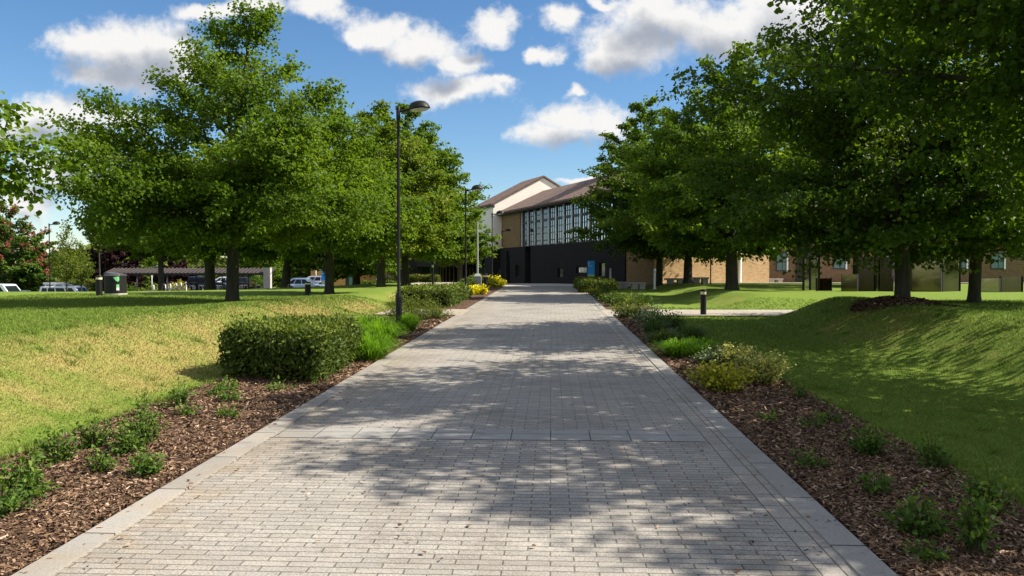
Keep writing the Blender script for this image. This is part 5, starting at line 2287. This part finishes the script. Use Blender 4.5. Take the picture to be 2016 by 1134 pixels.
# black base with its small irregular windows
ops_px = [(1000, 1007, 494, 559, 'slot'), (1018, 1027, 521, 545, 'win'), (1036.5, 1048, 484, 566, 'recess'),
          (1101, 1112, 528, 546, 'win'), (1138, 1159, 525, 538, 'win'), (1183, 1195, 517, 545, 'win')]
ops = []
for x0, x1, y0, y1, k in ops_px:
    a, b = tau_of(x0), tau_of(x1)
    dm = D0B - (a + b) / 2
    ops.append((a, b, max(.0, zat(y1, dm)) if k != 'recess' else BZ, min(ZB - .02, zat(y0, dm)), k))
mb = MB()
wall_open(mb, 0, T1, BZ, ZB, [o[:4] for o in ops], -.14, .5)
mb.build('black_base', M['black_long'], bld)
mb = MB()
bbox(mb, .02, T1 - .02, .5, .9, BZ, ZB - .02)
mb.build('base_inner_wall', M['blackmat'], bld)
for a, b, za, zb2, k in ops:
    if k == 'recess':
        continue
    f = MB()
    bbox(f, a + .01, b - .01, -.02, .04, za + .01, zb2 - .01)
    fo = f.build('window', M['darkframe'], bld)
    g = MB()
    m_ = .12 * (b - a)
    bbox(g, a + m_ * .6, b - m_ * .5, -.035, -.022, za + .06, zb2 - .06)
    g.build('pane', M['tealglass'], fo)
# brick pier and glazing
T0 = tau_of(1024)
mb = MB()
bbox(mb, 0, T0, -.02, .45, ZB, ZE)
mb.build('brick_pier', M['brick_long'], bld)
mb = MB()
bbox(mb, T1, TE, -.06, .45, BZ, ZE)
mb.build('brick_return', M['brick_long'], bld)
mb = MB()
bbox(mb, T0, T1, .46, .7, ZB, ZE - .1)
mb.build('hall_interior_wall', M['fascia'], bld)
nb = 13
bw = (T1 - T0) / nb
for i in range(nb):
    a = T0 + i * bw
    b = a + bw
    f = MB()
    z0, z1 = ZB + .02, ZE - .16
    # outer frame
    for (p0, p1, q0, q1) in [(a + .12, b - .02, z0, z0 + .07), (a + .12, b - .02, z1 - .07, z1), (a + .12, a + .2, z0 + .07, z1 - .07), (b - .1, b - .02, z0 + .07, z1 - .07)]:
        bbox(f, p0, p1, .165, .2, q0, q1)
    zt_ = z0 + (z1 - z0) * .68
    bbox(f, a + .2, b - .1, .155, .195, zt_ - .10, zt_ + .10)
    zs = z0 + (z1 - z0) * .10
    bbox(f, a + .2, b - .1, .155, .195, zs + .05, zs + .12)
    xs_ = [a + .2 + (b - a - .3) * k / 3 for k in (1, 2)]
    for x in xs_:
        bbox(f, x - .03, x + .03, .16, .19, z0 + .07, zs + .05)
        bbox(f, x - .03, x + .03, .16, .19, zs + .12, zt_ - .10)
        bbox(f, x - .03, x + .03, .16, .19, zt_ + .10, z1 - .07)
    zm = zt_ + .1 + (z1 - .07 - zt_ - .1) * .5
    for x in [(a + .2, xs_[0] - .03), (xs_[0] + .03, xs_[1] - .03), (xs_[1] + .03, b - .1)]:
        bbox(f, x[0], x[1], .165, .188, zm - .025, zm + .025)
        for q in (.36, .68):
            zq = zs + .12 + (zt_ - zs - .2) * q
            bbox(f, x[0], x[1], .165, .188, zq - .025, zq + .025)
    fo = f.build('window', M['darkframe'], bld)
    g = MB()
    bbox(g, a + .15, b - .06, .205, .22, z0 + .03, z1 - .03)
    g.build('pane', M['glass'], fo)
    g = MB()
    bbox(g, a - .015, a + .085, .09, .3, z0, z1 + .02)
    g.build('mullion_fin', M['white'], fo)
mb = MB()
bbox(mb, -.02, TE + .3, -.42, -.06, ZE - .14, ZE + .02)
mb.build('eaves_fascia', M['fascia'], bld)
# hall roof
mb = MB()


def slab_roof(mb, t0, t1, s_e, z_e, s_r, z_r, s_b, th=.14):
    """two slopes meeting at the ridge"""
    for (sa, za, sb, zb2) in ((s_e, z_e, s_r, z_r), (s_b, z_e, s_r, z_r)):
        lo = [BP(t0, sa, za), BP(t1, sa, za), BP(t1, sb, zb2), BP(t0, sb, zb2)]
        hi = [(x, y, z + th) for x, y, z in lo]
        mb.solid(lo, hi)


slab_roof(mb, -.02, TE + .35, -.5, ZE + .02 - .06, SR, ZR, 2 * SR + .5)
mb.build('roof', M['roof'], bld)
# end gable towards the walk
mb = MB()
pl = [BP(TE, -.06), BP(TE, 2 * SR + .06)]
lo = [BP(TE - .4, .45, 0), BP(TE - .4, 2 * SR, 0)]
prof = [(-.055, BZ), (2 * SR + .05, BZ), (2 * SR + .05, ZE - .05), (SR, ZR - .08), (-.055, ZE - .05)]
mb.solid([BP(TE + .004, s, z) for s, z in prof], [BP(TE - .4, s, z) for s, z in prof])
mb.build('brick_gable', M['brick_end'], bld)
mb = MB()
bbox(mb, 0, TE - .4, 2 * SR - .3, 2 * SR, BZ, ZE)
mb.build('rear_wall', M['brick_long'], bld)
# cream gabled block behind
SW, SB_ = -.77, 8.3
SG = (SW + SB_) / 2
ZCE, ZCR = 7.5, 10.1
TB = -5.4
mb = MB()
prof = [(SW, ZB - .06), (SB_, ZB - .06), (SB_, ZCE), (SG, ZCR - .06), (SW, ZCE)]
mb.solid([BP(-.004, s, z) for s, z in prof], [BP(-.35, s, z) for s, z in prof])
mb.build('cream_gable', M['cream'], bld)
mb = MB()
bbox(mb, TB, -.35, SW, SW + .35, ZB - .06, ZCE)
bbox(mb, TB - .35, TB, SW, SB_, ZB - .06, ZCE)
bbox(mb, TB, -.35, SB_ - .35, SB_, ZB - .06, ZCE)
mb.build('cream_side_wall', M['cream'], bld)
mb = MB()
th = .14
e0 = BP(.12, SW - .22, ZCE - .1)
e1 = BP(TB - .3, SW - .22, ZCE - .1)
r0_ = BP(.12, SG, ZCR)
r1_ = BP(TB + .4, SG, ZCR)
f0 = BP(.12, SB_ + .22, ZCE - .1)
f1 = BP(TB - .3, SB_ + .22, ZCE - .1)
for q in ([e1, e0, r0_, r1_], [f0, f1, r1_, r0_], [f1, e1, r1_]):
    mb.solid(q, [(x, y, z + th) for x, y, z in q])
mb.build('cream_block_roof', M['roof'], bld)
mb = MB()
bbox(mb, -.02, .10, SW - .2, SW + .1, ZCE - .3, ZCE - .1)
bbox(mb, TB - .2, -.02, SW - .2, SW - .03, ZCE - .22, ZCE - .1)
mb.build('cream_block_fascia', M['fascia'], bld)
mb = MB()
bbox(mb, -.3, .0, SW - .1, -.14, BZ, ZB - .06)
bbox(mb, TB - 14, -.3, SW - .1, SW + .4, BZ, ZB - .06)
mb.build('black_base_return', M['black_long'], bld)
for pxa, pxb, ya, yb in ((981.5, 987, 530, 545),):
    dd = 72.4
    xa = (pxa - CX) / FP * dd - X0B
    xb = (pxb - CX) / FP * dd - X0B
    f = MB()
    bbox(f, .0, .03, xa, xb, zat(yb, dd), zat(ya, dd))
    fo = f.build('window', M['darkframe'], bld)
    g = MB()
    bbox(g, .03, .045, xa + .1, xb - .02, zat(yb, dd) + .05, zat(ya, dd) - .05)
    g.build('pane', M['tealglass'], fo)
for ta, tb, za, zb2 in ((-2.6, -1.6, .4, 3.2), (-7.5, -4, .3, 2.9), (-11, -8.2, .3, 2.9)):
    f = MB()
    bbox(f, ta, tb, SW - .13, SW - .1, za, zb2)
    fo = f.build('window', M['darkframe'], bld)
    g = MB()
    bbox(g, ta + .1, tb - .1, SW - .145, SW - .13, za + .1, zb2 - .1)
    g.build('pane', M['tealglass'], fo)
mb = MB()
bbox(mb, .0, .12, .06, .22, ZB + .1, ZB + .26)
mb2 = MB()
q0 = BP(-.0, SW + .35)
mb2.box(q0[0] - .1, q0[0] + .1, q0[1] - .3, q0[1] - .05, ZB + .35, ZB + .55)
mb2.build('wall_camera', M['blackmat'], bld)
# entrance block: low glazed front with fins under a dark canopy
def EP(px, d, z=None):
    x, y = plan((px - CX) / FP * d, d)
    return (x, y) if z is None else (x, y, z)


ent = empty('entrance_block', (0, 0, 0), 0, 'low glazed entrance front with timber fins under a dark canopy, left of the cream block', 'building')
mb = MB()
mb.hexa([EP(780, 80), EP(940, 80), EP(940, 90), EP(780, 90)], -.2, 3.2)
mb.build('wall', M['blackmat'], ent)
mb = MB()
mb.hexa([EP(820, 75.5), EP(905, 75.5), EP(905, 80), EP(820, 80)], zat(525, 76), zat(507, 76))
mb.build('canopy', M['fascia'], ent)
for i, px in enumerate([866, 871, 877, 884, 892, 900, 908]):
    mb = MB()
    mb.hexa([EP(px, 79.4), EP(px + 2.4, 79.4), EP(px + 2.4, 79.95), EP(px, 79.95)], -.1, 2.3)
    mb.build('timber_fin', M['timber'], ent)
for px0, px1 in ((846, 864), (911, 922), (924, 938)):
    mb = MB()
    mb.hexa([EP(px0, 79.9), EP(px1, 79.9), EP(px1, 79.98), EP(px0, 79.98)], .3, 2.4)
    mb.build('window', M['tealglass'], ent)

# white entrance columns and doors beside the brick end
ent2 = empty('side_entrance', (0, 0, 0), 0, 'dark side entrance with glass doors and white columns right of the brick end wall', 'building')
mb = MB()
mb.hexa([EP(1408, 50), EP(1500, 51), EP(1500, 58), EP(1408, 58)], 0, 4.2)
mb.build('wall', M['brick_end'], ent2)
for px in (1411, 1432, 1456):
    mb = MB()
    p = EP(px, 49.1)
    mb.lathe([(.12, -.1), (.12, 3.6)], 12, 0, p)
    mb.build('column', M['white'], ent2, None, 40)
mb = MB()
mb.hexa([EP(1409, 48.7), EP(1470, 48.7), EP(1470, 49.99), EP(1409, 49.99)], 3.6, 3.9)
mb.build('porch_roof', M['fascia'], ent2)
mb = MB()
mb.hexa([EP(1413, 49.86), EP(1431, 49.86), EP(1431, 49.97), EP(1413, 49.97)], .5, 2.5)
dr = mb.build('door', M['darkframe'], ent2)
mb = MB()
mb.hexa([EP(1415, 49.80), EP(1421, 49.80), EP(1421, 49.855), EP(1415, 49.855)], 1.0, 2.3)
mb.hexa([EP(1423, 49.80), EP(1429, 49.80), EP(1429, 49.855), EP(1423, 49.855)], 1.0, 2.3)
mb.build('pane', M['glass'], dr)
mb = MB()
mb.hexa([EP(1416, 49.77), EP(1418, 49.77), EP(1418, 49.795), EP(1416, 49.795)], 1.45, 1.75)
mb.build('notice', M['white'], dr)

# right wing
wing = empty('brick_wing', (0, 0, 0), 0, 'long low brown brick wing with white framed windows behind the right lawn', 'building')
mb = MB()
wx0, wx1, dw = 1490, 2250, 60
mb.hexa([EP(wx0, dw), EP(wx1, dw), EP(wx1, dw + 9), EP(wx0, dw + 9)], -.2, 6.2)
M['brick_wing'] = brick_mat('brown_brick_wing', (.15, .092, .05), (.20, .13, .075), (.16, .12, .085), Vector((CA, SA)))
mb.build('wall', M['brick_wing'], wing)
mb = MB()
for da, db, za, zb2 in ((dw - .5, dw + 4.5, 6.2, 8.6), (dw + 9.5, dw + 4.5, 6.2, 8.6)):
    lo = [EP(wx0 - 8, da, za), EP(wx1, da, za), EP(wx1, db, zb2), EP(wx0 - 8, db, zb2)]
    mb.solid(lo, [(x, y, z + .15) for x, y, z in lo])
mb.build('roof', M['roof'], wing)
mb = MB()
mb.hexa([EP(1568, dw - .12), EP(1600, dw - .12), EP(1600, dw - .005), EP(1568, dw - .005)], -.2, 5.6)
mb.build('dark_panel', M['fascia'], wing)
for px0, px1, y0, y1 in [(1490, 1506, 500, 528), (1528, 1552, 497, 534), (1880, 1906, 500, 529), (1640, 1668, 498, 530), (1740, 1766, 498, 530), (1950, 1980, 498, 530),
                         (1528, 1552, 440, 470), (1640, 1668, 440, 470), (1740, 1766, 440, 470), (1880, 1906, 440, 470)]:
    f = MB()
    z0, z1 = zat(y1, dw), zat(y0, dw)
    f.hexa([EP(px0, dw - .06), EP(px1, dw - .06), EP(px1, dw - .004), EP(px0, dw - .004)], z0, z1)
    fo = f.build('window', M['darkframe'], wing)
    g = MB()
    m_ = (px0 + px1) / 2
    for pa, pb in ((px0 + 1.5, m_ - .7), (m_ + .7, px1 - 4)):
        for za, zb2 in ((z0 + .08, (z0 + z1) / 2 - .04), ((z0 + z1) / 2 + .04, z1 - .08)):
            g.hexa([EP(pa, dw - .075), EP(pb, dw - .075), EP(pb, dw - .062), EP(pa, dw - .062)], za, zb2)
    g.build('pane', M['tealglass'], fo)
    g = MB()
    g.hexa([EP(px1 - 3.4, dw - .16), EP(px1 - .2, dw - .16), EP(px1 - .2, dw - .065), EP(px1 - 3.4, dw - .065)], z0, z1)
    g.build('reveal', M['white'], fo)

# orange brick building far left
ob = empty('orange_brick_building', (0, 0, 0), 0, 'sunlit orange brick building with a dark doorway beyond the left car park', 'building')
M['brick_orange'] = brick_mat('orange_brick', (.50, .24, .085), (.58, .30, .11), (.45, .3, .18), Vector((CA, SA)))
mb = MB()
do = 112
mb.hexa([EP(612, do), EP(704, do), EP(704, do + 12), EP(612, do + 12)], -1, 5.2)
mb.build('wall', M['brick_orange'], ob)
mb = MB()
mb.hexa([EP(704.5, do + 2), EP(775, do + 2), EP(775, do + 12), EP(704.5, do + 12)], -1, 4.6)
mb.build('side_wing', M['brick_wing'], ob)
mb = MB()
mb.hexa([EP(609, do - .4), EP(706, do - .4), EP(706, do + 12.4), EP(609, do + 12.4)], 5.2, 5.5)
mb.build('flat_roof', M['fascia'], ob)
mb = MB()
mb.hexa([EP(680, do - .06), EP(698, do - .06), EP(698, do - .003), EP(680, do - .003)], -.6, zat(541, do))
dr = mb.build('door', M['darkframe'], ob)
mb = MB()
mb.hexa([EP(687, do - .1), EP(697, do - .1), EP(697, do - .062), EP(687, do - .062)], -.5, zat(543, do))
mb.build('pane', M['tealglass'], dr)
mb = MB()
mb.hexa([EP(679, do - .2), EP(699, do - .2), EP(699, do - .062), EP(679, do - .062)], zat(541, do) + .002, zat(541, do) + .14)
mb.build('canopy', M['yellow'], ob)

# ------------------------------------------------------------------ right lawn furniture
def bench(px0, px1, d, label, mat='concrete'):
    a, b = at_depth(px0, d), at_depth(px1, d)
    z = min(a.z, b.z)
    c = (a + b) / 2
    dirv = (b - a)
    e = empty('concrete_bench', (c.x, c.y, z), math.atan2(dirv.y, dirv.x), label, 'bench', 'concrete benches by the building')
    h = dirv.xy.length / 2
    mb = MB()
    mb.box(-h, h, -.25, .25, .27, .37)
    mb.build('seat', M[mat], e)
    for x in (-h + .15, h - .35):
        mb = MB()
        mb.box(x, x + .3, -.22, .22, -.1, .27)
        mb.build('leg', M[mat], e)
    return e


bench(1212, 1236, 44.5, 'pale bench against the black wall, leftmost of the benches')
bench(1238, 1271, 43.5, 'bench in front of the shaded brick corner')
bench(1309, 1346, 44.5, 'bench before the sunlit brick wall, left of the dark lime trunk')
bench(1360, 1394, 44.5, 'bench before the sunlit brick wall, right of the dark lime trunk')
bench(1510, 1540, 56, 'bench in the shade before the brown brick wing')


def post(px, d, ytop, w_, label, mat, name='pale_post', cat='post'):
    p = at_depth(px, d)
    mb = MB()
    H = zat(ytop, d) - p.z
    mb.lathe([(w_ * 1.5, -.1), (w_ * 1.5, .04), (w_, .08), (w_, H - .05), (w_ * .6, H)], 12)
    o = mb.build(name, M[mat], None, p, 40)
    return tag(o, label, cat, 'slim posts on the right lawn')


post(1289, 42.5, 528, .06, 'thick white post standing left of the sunlit brick wall', 'white')
post(1202, 46, 528, .06, 'thin grey post in front of the black wall right of the blue totem', 'steel')
post(1399, 44, 512, .035, 'thin dark post in front of the right part of the sunlit brick', 'darkframe')
post(1505, 50, 518, .045, 'thin pale post in front of the brown brick wing', 'cap')

# mirrored sculpture panels
MG = 'mirror polished sculpture panels on the right lawn'


def panel(pxa, da, pxb, db, ytop, mat, label, z0=None):
    a, b = at_depth(pxa, da), at_depth(pxb, db)
    c = (a + b) / 2
    dv = b - a
    L_ = dv.xy.length
    z = min(a.z, b.z)
    H = zat(ytop, (da + db) / 2) - z
    e = empty('mirror_panel', (c.x, c.y, z), math.atan2(dv.y, dv.x), label, 'sculpture', MG)
    mb = MB()
    nx_ = 10
    for i in range(nx_):
        x0, x1 = -L_ / 2 + L_ * i / nx_, -L_ / 2 + L_ * (i + 1) / nx_
        w0, w1 = .02 * math.sin(x0 * 3), .02 * math.sin(x1 * 3)
        mb.solid([(x0, -.03 + w0, -.1), (x1, -.03 + w1, -.1), (x1, .03, -.1), (x0, .03, -.1)], [(x0, -.03 + w0, H), (x1, -.03 + w1, H), (x1, .03, H), (x0, .03, H)])
    mb.build('mirror_sheet', M[mat], e)
    for x in (-L_ / 2 - .014, L_ / 2):
        mb = MB()
        mb.box(x, x + .014, -.05, .05, -.1, H + .02)
        mb.build('edge_frame', M['fascia'], e)
    return e


panel(1582, 33, 1594, 33.6, 508, 'mirror', 'narrow tall mirror panel leftmost in the sculpture, with a pale reflection')
panel(1595, 33.8, 1612, 34.4, 505, 'mirror_grey', 'grey mirror panel next to the narrow leftmost one')
panel(1608, 32.5, 1636, 32.8, 548, 'mirror_gold', 'low golden mirror panel in front of the grey one')
panel(1658, 32.3, 1688, 31.8, 540, 'mirror_gold', 'low golden mirror panel just left of the tall middle pair')
panel(1689, 32, 1722, 32.6, 506, 'mirror_grey', 'tall dark mirror panel, left half of the middle pair')
panel(1723, 32.8, 1757, 31.9, 506, 'mirror', 'tall mirror panel, right half of the middle pair')
panel(1790, 32.2, 1853, 31.2, 500, 'mirror_gold', 'widest green looking mirror panel right of the ringed trunk')
panel(1854, 31.4, 1889, 32.2, 500, 'mirror_grey', 'grey purple mirror panel joined to the widest one')
panel(1928, 31, 1968, 30.4, 548, 'mirror', 'low mirror panel far right behind hanging leaves')
panel(1970, 30.5, 2012, 30.9, 545, 'mirror_grey', 'low grey mirror panel cut by the right picture edge')
